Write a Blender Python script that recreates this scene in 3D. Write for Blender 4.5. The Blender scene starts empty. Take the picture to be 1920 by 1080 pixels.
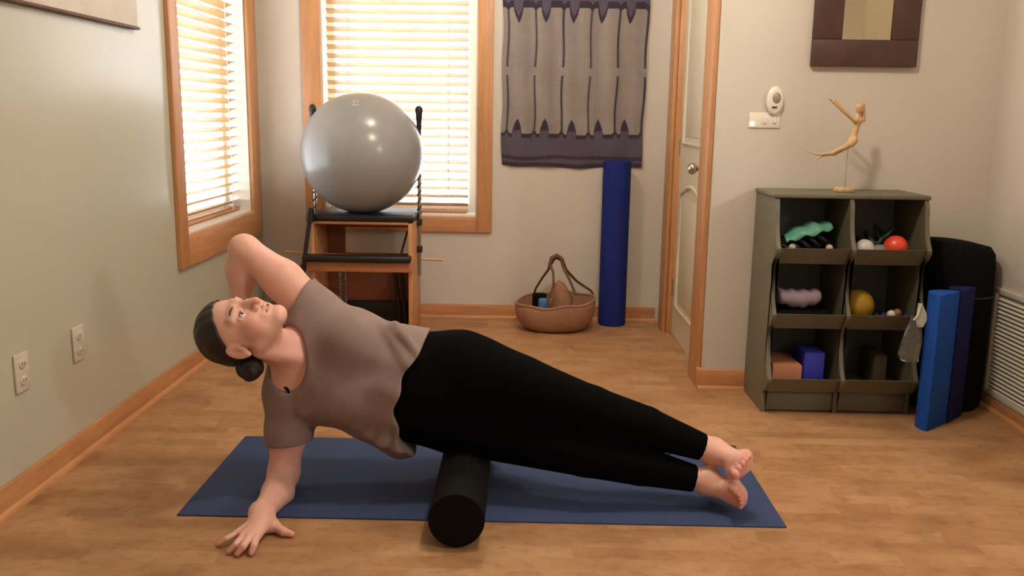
import bpy, bmesh, math, random
import numpy as np
from mathutils import Vector, Matrix, Euler
random.seed(7)
SC = bpy.context.scene
COL = SC.collection
PI = math.pi

# ------------------------------------------------------------------ camera
cam = bpy.data.cameras.new('camera')
cam.sensor_width = 36.0
cam.lens = 36.0 * 1683.84 / 1920.0
cam.clip_start = 0.02
cam_ob = bpy.data.objects.new('camera', cam)
COL.objects.link(cam_ob)
cam_ob.matrix_world = Matrix(((0.99978789, -0.01702667, 0.01158738, 0.0),
                              (0.01459325, 0.18865044, -0.98193587, 0.0),
                              (0.01453313, 0.98189669, 0.18885889, 1.125),
                              (0, 0, 0, 1)))
SC.camera = cam_ob

# ------------------------------------------------------------------ light and exposure
SC.view_settings.view_transform = 'Standard'
SC.view_settings.look = 'None'
SC.view_settings.gamma = 1.0
SC.view_settings.exposure = 0.06
SC.view_settings.use_curve_mapping = False
w = bpy.data.worlds.new('overcast_sky')
SC.world = w
w.use_nodes = True
bg = w.node_tree.nodes['Background']
bg.inputs[0].default_value = (0.86, 0.94, 1.0, 1)
bg.inputs[1].default_value = 7.5


def lamp(name, loc, power, col, size, kind='POINT', target=None):
    l = bpy.data.lights.new(name, kind)
    l.energy = power
    l.color = col
    if kind == 'POINT':
        l.shadow_soft_size = size
    else:
        l.shape = 'DISK'
        l.size = size
    o = bpy.data.objects.new(name, l)
    o.location = loc
    if target:
        o.rotation_euler = (Vector(target) - Vector(loc)).to_track_quat('-Z', 'Y').to_euler()
    COL.objects.link(o)
    return o


WARM = (1.0, 0.885, 0.75)
lamp('ceiling_lamp', (0.40, 2.45, 2.32), 48, WARM, 0.07)
lamp('ceiling_lamp', (0.2, -.4, 2.30), 4, WARM, 0.10)
lamp('ceiling_lamp', (-.25, 3.75, 2.34), 23, WARM, 0.06)
lamp('standing_lamp', (2.75, 0.55, 1.80), 74, (1.0, 0.95, 0.88), 0.12)


# ------------------------------------------------------------------ materials
def lin(c):
    return tuple(((v / 255.0) / 12.92 if v <= 10 else ((v / 255.0 + 0.055) / 1.055) ** 2.4) for v in c)


class N:
    def __init__(s, name):
        s.m = bpy.data.materials.new(name)
        s.m.use_nodes = True
        s.t = s.m.node_tree
        s.b = s.t.nodes['Principled BSDF']

    def n(s, kind, **kw):
        x = s.t.nodes.new(kind)
        for k, v in kw.items():
            setattr(x, k, v)
        return x

    def l(s, a, b):
        s.t.links.new(a, b)

    def coord(s, scale=(1, 1, 1), rot=(0, 0, 0), which='Object'):
        tc = s.n('ShaderNodeTexCoord')
        mp = s.n('ShaderNodeMapping')
        mp.inputs['Scale'].default_value = scale
        mp.inputs['Rotation'].default_value = rot
        s.l(tc.outputs[which], mp.inputs[0])
        return mp.outputs[0]

    def noise(s, co, scale, detail=3, rough=.5):
        x = s.n('ShaderNodeTexNoise')
        x.inputs['Scale'].default_value = scale
        x.inputs['Detail'].default_value = detail
        x.inputs['Roughness'].default_value = rough
        s.l(co, x.inputs['Vector'])
        return x

    def ramp(s, fac, stops):
        r = s.n('ShaderNodeValToRGB')
        e = r.color_ramp.elements
        while len(e) < len(stops):
            e.new(0.5)
        for i, (p, c) in enumerate(stops):
            e[i].position = p
            e[i].color = (*c, 1)
        s.l(fac, r.inputs[0])
        return r.outputs[0]

    def mix(s, fac, a, b, mode='MIX'):
        x = s.n('ShaderNodeMix', data_type='RGBA', blend_type=mode)
        for sock, v in ((x.inputs[0], fac), (x.inputs[6], a), (x.inputs[7], b)):
            if hasattr(v, 'is_output'):
                s.l(v, sock)
            elif isinstance(v, (int, float)):
                sock.default_value = v
            else:
                sock.default_value = (*v, 1)
        return x.outputs[2]

    def bump(s, h, strength=.2, dist=.01):
        x = s.n('ShaderNodeBump')
        x.inputs['Strength'].default_value = strength
        x.inputs['Distance'].default_value = dist
        s.l(h, x.inputs['Height'])
        s.l(x.outputs[0], s.b.inputs['Normal'])


def mat(name, rgb, rough=.6, var=.08, nscale=12, bump=0.0, bscale=80, metal=0, spec=.5, stretch=(1, 1, 1)):
    k = N(name)
    c = lin(rgb)
    co = k.coord(stretch)
    nz = k.noise(co, nscale)
    a = tuple(max(0, v * (1 - var)) for v in c)
    b = tuple(min(1, v * (1 + var)) for v in c)
    k.l(k.ramp(nz.outputs['Fac'], [(.3, a), (.7, b)]), k.b.inputs['Base Color'])
    k.b.inputs['Roughness'].default_value = rough
    k.b.inputs['Metallic'].default_value = metal
    k.b.inputs['Specular IOR Level'].default_value = spec
    if bump:
        k.bump(k.noise(co, bscale).outputs['Fac'], bump, .004)
    return k.m


def wood(name, rgb, axis='x', rough=.42, var=.22):
    k = N(name)
    c = lin(rgb)
    st = {'x': (1.2, 14, 14), 'y': (14, 1.2, 14), 'z': (14, 14, 1.2)}[axis]
    co = k.coord(st)
    nz = k.noise(co, 2.6, 5, .6)
    fine = k.noise(k.coord(tuple(v * 5 for v in st)), 3, 2)
    base = k.ramp(nz.outputs['Fac'], [(.28, tuple(v * (1 - var) for v in c)), (.5, c), (.75, tuple(min(1, v * (1 + var)) for v in c))])
    f2 = k.ramp(fine.outputs['Fac'], [(.3, (.82, .8, .78)), (.6, (1, 1, 1))])
    k.l(k.mix(.6, base, f2, 'MULTIPLY'), k.b.inputs['Base Color'])
    k.b.inputs['Roughness'].default_value = rough
    k.bump(fine.outputs['Fac'], .08, .002)
    return k.m


def floor_mat():
    k = N('cork_floor')
    co = k.coord((1, 1, 1))
    # veneer strips pressed into each cork tile: offset blocks with their own tone
    br = k.n('ShaderNodeTexBrick')
    br.offset = .37
    br.squash = 1.6
    br.squash_frequency = 3
    for nm, v in (('Scale', 1.0), ('Mortar Size', .0), ('Brick Width', .17), ('Row Height', .062), ('Bias', -.1)):
        br.inputs[nm].default_value = v
    br.inputs['Color1'].default_value = (0, 0, 0, 1)
    br.inputs['Color2'].default_value = (1, 1, 1, 1)
    wob = k.noise(co, 7, 2)
    off = k.n('ShaderNodeVectorMath', operation='MULTIPLY_ADD')
    k.l(wob.outputs['Color'], off.inputs[0])
    off.inputs[1].default_value = (.05, .035, 0)
    k.l(co, off.inputs[2])
    k.l(off.outputs[0], br.inputs['Vector'])
    big = k.noise(k.coord((1, 1.3, 1)), 5.5, 5, .62)
    mid = k.noise(k.coord((1, 1.5, 1)), 22, 4, .6)
    fine = k.noise(co, 130, 2)
    base = k.ramp(br.outputs['Color'], [(0, lin((150, 106, 70))), (1, lin((186, 144, 104)))])
    c2 = k.ramp(big.outputs['Fac'], [(.30, lin((132, 90, 60))), (.48, lin((168, 126, 88))), (.70, lin((188, 148, 110)))])
    c3 = k.ramp(mid.outputs['Fac'], [(.32, (.74, .70, .64)), (.46, (.98, .97, .96)), (.7, (1.06, 1.06, 1.05))])
    c = k.mix(.48, base, c2)
    c = k.mix(.75, c, c3, 'MULTIPLY')
    k.l(c, k.b.inputs['Base Color'])
    k.b.inputs['Roughness'].default_value = .52
    k.b.inputs['Specular IOR Level'].default_value = .35
    k.bump(fine.outputs['Fac'], .06, .002)
    return k.m


def attr_mat(name, rough, bump=0, bscale=300, sss=0, spec=.4):
    k = N(name)
    a = k.n('ShaderNodeVertexColor', layer_name='tone')
    nz = k.noise(k.coord(), 26, 4)
    v = k.ramp(nz.outputs['Fac'], [(.3, (.93, .90, .90)), (.7, (1, 1, 1))])
    k.l(k.mix(1.0, a.outputs[0], v, 'MULTIPLY'), k.b.inputs['Base Color'])
    k.b.inputs['Roughness'].default_value = rough
    k.b.inputs['Specular IOR Level'].default_value = spec
    if sss:
        k.b.inputs['Subsurface Weight'].default_value = sss
        k.b.inputs['Subsurface Radius'].default_value = (.012, .005, .003)
        k.b.inputs['Subsurface Scale'].default_value = 1.0
    if bump:
        k.bump(k.noise(k.coord(), bscale).outputs['Fac'], bump, .002)
    return k.m


def blind_mat():
    k = N('blind_slat_wood')
    co = k.coord((1, 1, 1))
    nz = k.noise(co, 6, 3)
    k.l(k.ramp(nz.outputs['Fac'], [(.3, lin((186, 146, 92))), (.7, lin((204, 166, 110)))]), k.b.inputs['Base Color'])
    k.b.inputs['Roughness'].default_value = .45
    tr = k.n('ShaderNodeBsdfTranslucent')
    tr.inputs[0].default_value = (*lin((252, 232, 196)), 1)
    mx = k.n('ShaderNodeMixShader')
    mx.inputs[0].default_value = .07
    k.l(k.b.outputs[0], mx.inputs[1])
    k.l(tr.outputs[0], mx.inputs[2])
    out = k.t.nodes['Material Output']
    k.l(mx.outputs[0], out.inputs[0])
    return k.m


def glass_mat():
    k = N('window_glass')
    k.b.inputs['Base Color'].default_value = (1, 1, 1, 1)
    k.b.inputs['Roughness'].default_value = 0
    k.b.inputs['Transmission Weight'].default_value = 1
    k.b.inputs['IOR'].default_value = 1.0
    return k.m


def clear_plastic():
    k = N('clear_plastic')
    nz = k.noise(k.coord(), 40, 3)
    k.b.inputs['Base Color'].default_value = (.92, .92, .9, 1)
    k.b.inputs['Roughness'].default_value = .06
    k.b.inputs['Transmission Weight'].default_value = .93
    k.b.inputs['IOR'].default_value = 1.15
    k.bump(nz.outputs['Fac'], .6, .01)
    return k.m


def emit_mat(name, rgb, s):
    k = N(name)
    nz = k.noise(k.coord(), 30, 1)
    k.l(k.ramp(nz.outputs['Fac'], [(.3, lin(rgb)), (.7, lin(rgb))]), k.b.inputs['Emission Color'])
    k.b.inputs['Emission Strength'].default_value = s
    return k.m


M = {}
M['wall'] = mat('sage_cream_paint', (186, 184, 166), .27, .02, 3)
M['wall2'] = mat('warm_cream_paint', (208, 199, 187), .5, .025, 3, .05, 220)
M['ceiling'] = mat('white_ceiling_paint', (225, 220, 208), .8, .02, 3)
M['trim_x'] = wood('fir_trim_x', (194, 136, 92), 'x')
M['trim_y'] = wood('fir_trim_y', (194, 138, 92), 'y')
M['trim_z'] = wood('fir_trim_z', (194, 140, 94), 'z')
M['floor'] = floor_mat()
M['door'] = mat('cream_door_paint', (206, 196, 172), .45, .02, 4)
M['slat'] = blind_mat()
M['glass'] = glass_mat()
M['vinyl'] = mat('white_vinyl', (236, 232, 222), .4, .02)
M['white'] = mat('white_plastic', (232, 226, 212), .35, .02)
M['almond'] = mat('almond_plastic', (204, 197, 178), .35, .02)
M['grille'] = mat('white_enamel', (222, 216, 200), .4, .03)
M['chrome'] = mat('brushed_nickel', (190, 184, 172), .25, .05, metal=1)
M['dark'] = mat('dark_slot', (28, 24, 22), .6)
M['black'] = mat('black_vinyl', (20, 20, 21), .45, .15, 20, .1, 300)
M['black_foam'] = mat('black_foam', (8, 7, 7), .75, .2, 60, .3, 500, spec=.15)
M['black_cloth'] = mat('black_cloth', (16, 15, 17), .95, .2, 30, .3, 400, spec=.1)
M['mat_blue'] = mat('blue_mat_rubber', (58, 71, 106), .8, .06, 30, .25, 700, spec=.2)
M['foam_navy'] = mat('navy_foam', (28, 42, 118), .8, .08, 30, .2, 500, spec=.2)
M['foam_blue'] = mat('blue_foam', (28, 78, 166), .8, .06, 30, .2, 500, spec=.2)
M['foam_dark'] = mat('dark_blue_foam', (22, 28, 84), .85, .08, 30, .2, 500, spec=.2)
M['cab'] = mat('olive_grey_paint', (100, 95, 76), .5, .05, 8, .05, 120)
M['cabside'] = M['cab']
M['frame'] = mat('dark_walnut_frame', (74, 50, 42), .5, .18, 18, .15, 90)
M['mirror'] = mat('mirror_glass', (190, 178, 150), .06, .0, metal=1)
M['canvas'] = mat('cream_canvas', (214, 206, 194), .8, .04, 9, .1, 300)
M['birch'] = wood('birch_ply', (198, 144, 98), 'z')
M['birch_x'] = wood('birch_ply_x', (176, 116, 76), 'x')
M['ply_dark'] = wood('red_brown_ply', (122, 68, 48), 'x', .5, .15)
M['dowel'] = wood('pale_dowel', (214, 176, 132), 'x')
M['steel'] = mat('spring_steel', (160, 158, 160), .3, .05, metal=1)
M['wicker'] = mat('woven_seagrass', (160, 118, 92), .85, .12, 60, .5, 160)
M['leather'] = mat('brown_leather', (92, 58, 38), .6, .15, 40, .2, 200)
M['figwood'] = wood('carved_limewood', (200, 164, 116), 'z', .55)
M['skin'] = attr_mat('skin', .5, .1, 350, .12)
M['shirt'] = attr_mat('taupe_jersey', .95, .12, 500, 0, .1)
M['hair'] = mat('dark_brown_hair', (32, 22, 20), .5, .3, 5, .4, 40, stretch=(3, 9, 9))
M['legging'] = mat('black_legging', (4, 4, 5), .95, .2, 30, .15, 300, spec=.08)
M['weave'] = attr_mat('printed_tapestry', .95, .3, 420, 0, .1)


# ------------------------------------------------------------------ building blocks
def new_bm():
    return bmesh.new()


def bx(bm, x0, x1, y0, y1, z0, z1, bev=0.0, seg=2, rot=None):
    vs = [bm.verts.new((x, y, z)) for x in (x0, x1) for y in (y0, y1) for z in (z0, z1)]
    f = [(0, 1, 3, 2), (4, 6, 7, 5), (0, 4, 5, 1), (2, 3, 7, 6), (0, 2, 6, 4), (1, 5, 7, 3)]
    fs = [bm.faces.new([vs[i] for i in q]) for q in f]
    if rot:
        m, c = rot
        bmesh.ops.rotate(bm, verts=vs, cent=c, matrix=m)
    if bev > 0:
        es = list({e for q in fs for e in q.edges})
        bmesh.ops.bevel(bm, geom=es, offset=bev, segments=seg, affect='EDGES', profile=.5)


def frame_dirs(d):
    d = Vector(d).normalized()
    a = Vector((0, 0, 1)) if abs(d.z) < .9 else Vector((1, 0, 0))
    u = d.cross(a).normalized()
    return u, d.cross(u).normalized()


def tube(bm, pts, r, seg=12, closed=False, cap=True):
    pts = [Vector(p) for p in pts]
    rs = r if isinstance(r, (list, tuple)) else [r] * len(pts)
    rings = []
    u = None
    for i, p in enumerate(pts):
        if closed:
            d = pts[(i + 1) % len(pts)] - pts[i - 1]
        else:
            d = pts[min(i + 1, len(pts) - 1)] - pts[max(i - 1, 0)]
        d.normalize()
        if u is None:
            u, v = frame_dirs(d)
        else:
            u = (u - d * u.dot(d)).normalized()
            v = d.cross(u).normalized()
        rings.append([bm.verts.new(p + (u * math.cos(2 * PI * k / seg) + v * math.sin(2 * PI * k / seg)) * rs[i]) for k in range(seg)])
    n = len(rings)
    for i in range(n if closed else n - 1):
        a, b = rings[i], rings[(i + 1) % n]
        for k in range(seg):
            bm.faces.new((a[k], a[(k + 1) % seg], b[(k + 1) % seg], b[k]))
    if cap and not closed:
        bm.faces.new(rings[0][::-1])
        bm.faces.new(rings[-1])


def lathe(bm, prof, seg=32, c=(0, 0, 0), sx=1, sy=1, cap=True):
    rings = []
    for (r, z) in prof:
        if r < 1e-6:
            rings.append([bm.verts.new((c[0], c[1], c[2] + z))])
        else:
            rings.append([bm.verts.new((c[0] + sx * r * math.cos(2 * PI * k / seg), c[1] + sy * r * math.sin(2 * PI * k / seg), c[2] + z)) for k in range(seg)])
    for a, b in zip(rings[:-1], rings[1:]):
        for k in range(seg):
            k2 = (k + 1) % seg
            if len(a) == 1:
                bm.faces.new((a[0], b[k2], b[k]))
            elif len(b) == 1:
                bm.faces.new((a[k], a[k2], b[0]))
            else:
                bm.faces.new((a[k], a[k2], b[k2], b[k]))
    if cap:
        if len(rings[0]) > 1:
            bm.faces.new(rings[0][::-1])
        if len(rings[-1]) > 1:
            bm.faces.new(rings[-1])


def sphere(bm, c, r, s=(1, 1, 1), u=24, v=16):
    res = bmesh.ops.create_uvsphere(bm, u_segments=u, v_segments=v, radius=r)
    for q in res['verts']:
        q.co = Vector((q.co.x * s[0] + c[0], q.co.y * s[1] + c[1], q.co.z * s[2] + c[2]))


def prism(bm, poly, axis, a, b):
    """poly in the two other axes, extruded along axis from a to b"""
    def pt(p, t):
        if axis == 'x':
            return (t, p[0], p[1])
        if axis == 'y':
            return (p[0], t, p[1])
        return (p[0], p[1], t)
    A = [bm.verts.new(pt(p, a)) for p in poly]
    B = [bm.verts.new(pt(p, b)) for p in poly]
    n = len(poly)
    bm.faces.new(A)
    bm.faces.new(B[::-1])
    for i in range(n):
        j = (i + 1) % n
        bm.faces.new((A[i], B[i], B[j], A[j]))


def obj(name, bm, m, parent=None, smooth=None, loc=None):
    bmesh.ops.recalc_face_normals(bm, faces=bm.faces[:])
    me = bpy.data.meshes.new(name)
    if smooth is not None:
        for f_ in bm.faces:
            f_.smooth = True
        for e in bm.edges:
            if len(e.link_faces) == 2 and e.calc_face_angle(0) > math.radians(smooth):
                e.smooth = False
    bm.to_mesh(me)
    bm.free()
    me.materials.append(m)
    o = bpy.data.objects.new(name, me)
    COL.objects.link(o)
    if parent:
        o.parent = parent
        if loc is None:
            me.transform(Matrix.Translation(-Vector(parent_loc(parent))))
    if loc is not None:
        o.location = loc
    return o


def parent_loc(p):
    v = Vector(p.location)
    while p.parent:
        p = p.parent
        v += Vector(p.location)
    return v


def tag(o, label, cat, group=None):
    o['label'] = label
    o['category'] = cat
    if group:
        o['group'] = group
    return o


def thing(name, label, cat, loc=(0, 0, 0), group=None):
    o = bpy.data.objects.new(name, None)
    o.empty_display_size = .05
    o.location = loc
    COL.objects.link(o)
    return tag(o, label, cat, group)


def struct(name, bm, m, label=None, parent=None, smooth=None):
    o = obj(name, bm, m, parent, smooth)
    if parent is None:
        o['kind'] = 'structure'
    if label:
        o['label'] = label
    return o


def plabel(o, t):
    o['label'] = t
    return o


# ------------------------------------------------------------------ the room
XL, YB, YW, XD, XR, ZC = -1.451, 4.945, 3.67, .765, 1.878, 2.45
T = .14
b = new_bm(); bx(b, XL - .5, 4.6, -1.6, YB + .4, -.10, 0)
struct('floor', b, M['floor'], 'warm mottled cork floor')
b = new_bm(); bx(b, XL - .3, 4.6, -1.6, YB + .3, ZC, ZC + .1)
struct('ceiling', b, M['ceiling'])


def wall_hole_y(bm, x0, x1, y0, y1, h):      # wall along y with a hole (ya, yb, za, zb)
    ya, yb, za, zb = h
    bx(bm, x0, x1, y0, ya, 0, ZC); bx(bm, x0, x1, yb, y1, 0, ZC)
    bx(bm, x0, x1, ya, yb, zb, ZC)
    if za > 0:
        bx(bm, x0, x1, ya, yb, 0, za)


def wall_hole_x(bm, y0, y1, x0, x1, h):
    xa, xb, za, zb = h
    bx(bm, x0, xa, y0, y1, 0, ZC); bx(bm, xb, x1, y0, y1, 0, ZC)
    bx(bm, xa, xb, y0, y1, 0, za); bx(bm, xa, xb, y0, y1, zb, ZC)


LW = (3.80, 4.755, .60, 2.02)      # left window opening
BW = (-1.10, -.26, .572, 2.02)     # back window opening
b = new_bm(); wall_hole_y(b, XL - T, XL, -1.6, YB + T, LW)
struct('wall_left', b, M['wall'], 'pale sage wall on the left')
b = new_bm(); wall_hole_x(b, YB, YB + T, XL, XD + T, BW)
struct('wall_back', b, M['wall2'], 'cream wall behind the ball')
DY0, DY1 = 3.87, 4.665
b = new_bm(); wall_hole_y(b, XD, XD + T, YW, YB, (DY0, DY1, 0, 2.04))
struct('wall_center', b, M['wall2'], 'side wall of the alcove with the door')
b = new_bm(); bx(b, XD + T, XR + T, YW, YW + T, 0, ZC)
struct('wall_front', b, M['wall2'], 'cream wall behind the storage bins')
b = new_bm(); bx(b, XR, XR + T, 2.1, YW, 0, ZC)
struct('wall_right', b, M['wall2'])
b = new_bm(); bx(b, XR + T, 4.6, 2.1, 2.1 + T, 0, ZC)
struct('wall_nook', b, M['wall2'])
b = new_bm(); bx(b, 4.5, 4.6, -1.6, 2.1, 0, ZC)
struct('wall_far', b, M['wall2'])
b = new_bm(); bx(b, XL, 4.6, -1.7, -1.6, 0, ZC)
struct('wall_rear', b, M['wall2'])


def baseboard(name, axis, fixed, a0, a1, sgn, h=.082):
    """fixed = wall plane, sgn = direction into the room"""
    root = None
    m = M['trim_x'] if axis == 'x' else M['trim_y']
    b1 = new_bm()
    lo, hi = sorted((fixed + sgn * .001, fixed + sgn * .014))
    if axis == 'x':
        bx(b1, a0, a1, lo, hi, 0, h, .003)
    else:
        bx(b1, lo, hi, a0, a1, 0, h, .003)
    root = struct(name, b1, m, smooth=40)
    b2 = new_bm()
    prof = [(0, 0), (.014, 0), (.0132, .007), (.010, .013), (.006, .0165), (0, .018)]
    prof = [(fixed + sgn * (.0142 + p), q) for p, q in prof]
    prism(b2, prof, 'y' if axis == 'y' else 'x', a0, a1) if axis == 'x' else prism(b2, prof, 'y', a0, a1)
    obj('shoe_molding', b2, m, root, smooth=50)
    return root


baseboard('baseboard_left', 'y', XL, -1.5, YB - .002, 1)
baseboard('baseboard_back', 'x', YB, XL + .032, XD - .0215, -1, .078)
baseboard('baseboard_front', 'x', YW, XD - .021, XR - .036, -1, .086)
baseboard('baseboard_right', 'y', XR, 2.11, YW - .004, -1, .052)

b = new_bm(); bx(b, XD - .021, XD - .0005, YW - .0005, 3.6995, 0, .086, .002)
obj('corner_return', b, M['trim_y'], bpy.data.objects['baseboard_front'], smooth=40)

# ---- windows: casing boards, sash, pane
b = new_bm(); bx(b, XL - .134, XL - .124, LW[0] + .04, LW[1] - .04, LW[2] + .05, LW[3])
win1 = struct('window_1', b, M['glass'], 'left window pane')
for nm, a in (('side_casing', (3.705, LW[0], .466, 2.12)), ('side_casing', (LW[1], 4.895, .466, 2.12)), ('sill_casing', (LW[0], LW[1], .466, LW[2])), ('head_casing', (LW[0], LW[1], LW[3], 2.12))):
    b = new_bm(); bx(b, XL, XL + .02, a[0], a[1], a[2], a[3], .003)
    obj(nm, b, M['trim_z'] if nm == 'side_casing' else M['trim_y'], win1, smooth=40)
for y0, y1, z0, z1 in ((LW[0], LW[0] + .05, LW[2], LW[3]), (LW[1] - .05, LW[1], LW[2], LW[3]), (LW[0] + .05, LW[1] - .05, LW[2], LW[2] + .06)):
    b = new_bm(); bx(b, XL - .137, XL - .118, y0, y1, z0, z1, .004)
    obj('sash', b, M['vinyl'], win1, smooth=40)
b = new_bm(); bx(b, XL - .118, XL + .004, LW[0], LW[1], LW[2] - .001, LW[2] + .012, .002)
obj('stool', b, M['vinyl'], win1, smooth=40)
for y0, y1 in ((LW[0] - .0005, LW[0] + .008), (LW[1] - .008, LW[1] + .0005)):
    b = new_bm(); bx(b, XL - .118, XL - .001, y0, y1, LW[2] + .012, LW[3])
    obj('jamb', b, M['vinyl'], win1)

b = new_bm(); bx(b, BW[0] + .04, BW[1] - .04, YB + .124, YB + .134, BW[2] + .05, BW[3])
win2 = struct('window_2', b, M['glass'], 'back window pane')
for nm, a in (('side_casing', (-1.202, BW[0], .486, 2.12)), ('side_casing', (BW[1], -.176, .486, 2.12)), ('sill_casing', (BW[0], BW[1], .486, BW[2])), ('head_casing', (BW[0], BW[1], BW[3], 2.12))):
    b = new_bm(); bx(b, a[0], a[1], YB - .02, YB, a[2], a[3], .003)
    obj(nm, b, M['trim_z'] if nm == 'side_casing' else M['trim_x'], win2, smooth=40)
for x0, x1, z0, z1 in ((BW[0], BW[0] + .05, BW[2], BW[3]), (BW[1] - .05, BW[1], BW[2], BW[3]), (BW[0] + .05, BW[1] - .05, BW[2], BW[2] + .06)):
    b = new_bm(); bx(b, x0, x1, YB + .118, YB + .137, z0, z1, .004)
    obj('sash', b, M['vinyl'], win2, smooth=40)
b = new_bm(); bx(b, BW[0], BW[1], YB - .004, YB + .118, BW[2] - .001, BW[2] + .012, .002)
obj('stool', b, M['vinyl'], win2, smooth=40)
for x0, x1 in ((BW[0] - .0005, BW[0] + .008), (BW[1] - .008, BW[1] + .0005)):
    b = new_bm(); bx(b, x0, x1, YB + .001, YB + .118, BW[2] + .012, BW[3])
    obj('jamb', b, M['vinyl'], win2)


# ---- venetian blinds, one slat after another
def slat_mesh(axis, length, width=.050):
    bm = new_bm()
    n = 4
    prof = []
    for i in range(n + 1):
        t = i / n - .5
        prof.append((t * width, .0035 * (1 - 4 * t * t)))
    prof += [(p, q - .0026) for p, q in prof[::-1]]
    prism(bm, prof, axis, -length / 2, length / 2)
    bmesh.ops.recalc_face_normals(bm, faces=bm.faces[:])
    me = bpy.data.meshes.new('slat')
    bm.to_mesh(me); bm.free()
    me.materials.append(M['slat'])
    return me


def blind(label, axis, cen, length, z0, z1, tilt, pitch=.047):
    root = thing('venetian_blind', label, 'blind', (cen[0], cen[1], z0), 'wooden blinds in the two windows')
    me = slat_mesh(axis, length)
    z = z0 + .045
    k = 0
    while z < z1 - .05:
        o = bpy.data.objects.new('slat', me)
        COL.objects.link(o)
        o.parent = root
        o.location = (0, 0, z - z0)
        o.rotation_euler = (tilt, 0, 0) if axis == 'x' else (0, tilt, 0)
        z += pitch
        k += 1

    def part(nm, x0, x1, y0, y1, za, zb, m):
        bm = new_bm()
        if axis == 'x':
            bx(bm, cen[0] + x0, cen[0] + x1, cen[1] + y0, cen[1] + y1, za, zb, .003)
        else:
            bx(bm, cen[0] + y0, cen[0] + y1, cen[1] + x0, cen[1] + x1, za, zb, .003)
        return obj(nm, bm, m, root, smooth=40)
    part('bottom_rail', -length / 2, length / 2, -.022, .022, z0 + .002, z0 + .018, M['trim_x'] if axis == 'x' else M['trim_y'])
    part('head_rail', -length / 2, length / 2, -.026, .026, z1 - .05, z1 - .002, M['vinyl'])
    for t in (-.36, .36):
        for dy in (-.027, .027):
            part('ladder_cord', t * length - .0012, t * length + .0012, dy - .001, dy + .001, z0 + .01, z1 - .04, M['vinyl'])
    return root


blind('pale wooden venetian blind in the left wall window beside the corner', 'y', (XL - .075, (LW[0] + LW[1]) / 2), LW[1] - LW[0] - .03, LW[2] + .014, LW[3], math.radians(-26))
blind('pale wooden venetian blind in the back window behind the grey ball', 'x', ((BW[0] + BW[1]) / 2 - .018, YB + .075), BW[1] - BW[0] - .07, BW[2] + .014, BW[3], math.radians(-24))

# ---- door with moulded panels
DX = XD + .028
b = new_bm()
bx(b, DX, DX + .035, DY0 + .022, DY1 - .022, .008, 2.02)
door = struct('door_1', b, M['door'], 'cream two panel door')
pa, pb = DY0 + .13, DY1 - .13


def panel_ring(y0, y1, z0, z1, arch=0):
    bm = new_bm()
    pts = [(y0, z0), (y0, z1), (y1, z1), (y1, z0)]
    if arch:
        pts = [(y0, z0), (y0, z1 - arch)] + [(y0 + (y1 - y0) * i / 10, z1 - arch + arch * math.sin(PI * i / 10)) for i in range(1, 10)] + [(y1, z1 - arch), (y1, z0)]
    tube(bm, [(DX - .001, p, q) for p, q in pts], .011, 8, closed=True)
    obj('panel_molding', bm, M['door'], door, smooth=60)
    bm = new_bm(); bx(bm, DX - .003, DX + .002, y0 + .035, y1 - .035, z0 + .035, z1 - .035 - arch * .6, .002)
    obj('raised_panel', bm, M['door'], door, smooth=40)


panel_ring(pa, pb, 1.0, 1.90)
panel_ring(pa, pb, .17, .80, .05)
b = new_bm()
tube(b, [(DX, 4.00, .905), (DX - .010, 4.00, .905)], .028, 20)
tube(b, [(DX - .01, 4.00, .905), (DX - .034, 4.00, .905)], .011, 12)
sphere(b, (DX - .052, 4.00, .905), .026, (.85, 1, 1))
obj('door_knob', b, M['chrome'], door, smooth=50)
for z in (.25, .98, 1.78):
    b = new_bm(); tube(b, [(DX - .004, DY1 - .018, z - .045), (DX - .004, DY1 - .018, z + .045)], .006, 10)
    obj('hinge', b, M['chrome'], door, smooth=50)
b = new_bm(); bx(b, XD - .021, XD - .001, 3.70, DY0 + .004, 0, 2.14, .003)
struct('trim_1', b, M['trim_z'], 'near door casing board', smooth=40)
b = new_bm(); bx(b, XD - .021, XD - .001, DY1 - .004, 4.80, 0, 2.14, .003)
struct('trim_2', b, M['trim_z'], 'far door casing board', smooth=40)
b = new_bm(); bx(b, XD, XD + T, DY1 - .02, DY1 + .001, 0, 2.04, .002)
struct('trim_3', b, M['trim_z'], 'far door jamb', smooth=40)
b = new_bm(); bx(b, XD, XD + T, DY0 - .001, DY0 + .02, 0, 2.04, .002)
struct('trim_4', b, M['trim_z'], 'near door jamb', smooth=40)
b = new_bm(); bx(b, XD - .021, XD - .001, DY0 + .005, DY1 - .005, 2.04, 2.14, .003)
struct('trim_5', b, M['trim_y'], 'door head casing', smooth=40)

# ------------------------------------------------------------------ the person: one signed distance body, clothes as offset surfaces
def smin(a, b, k):
    h = np.maximum(k - np.abs(a - b), 0) / k
    return np.minimum(a, b) - h * h * k * .25


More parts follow.
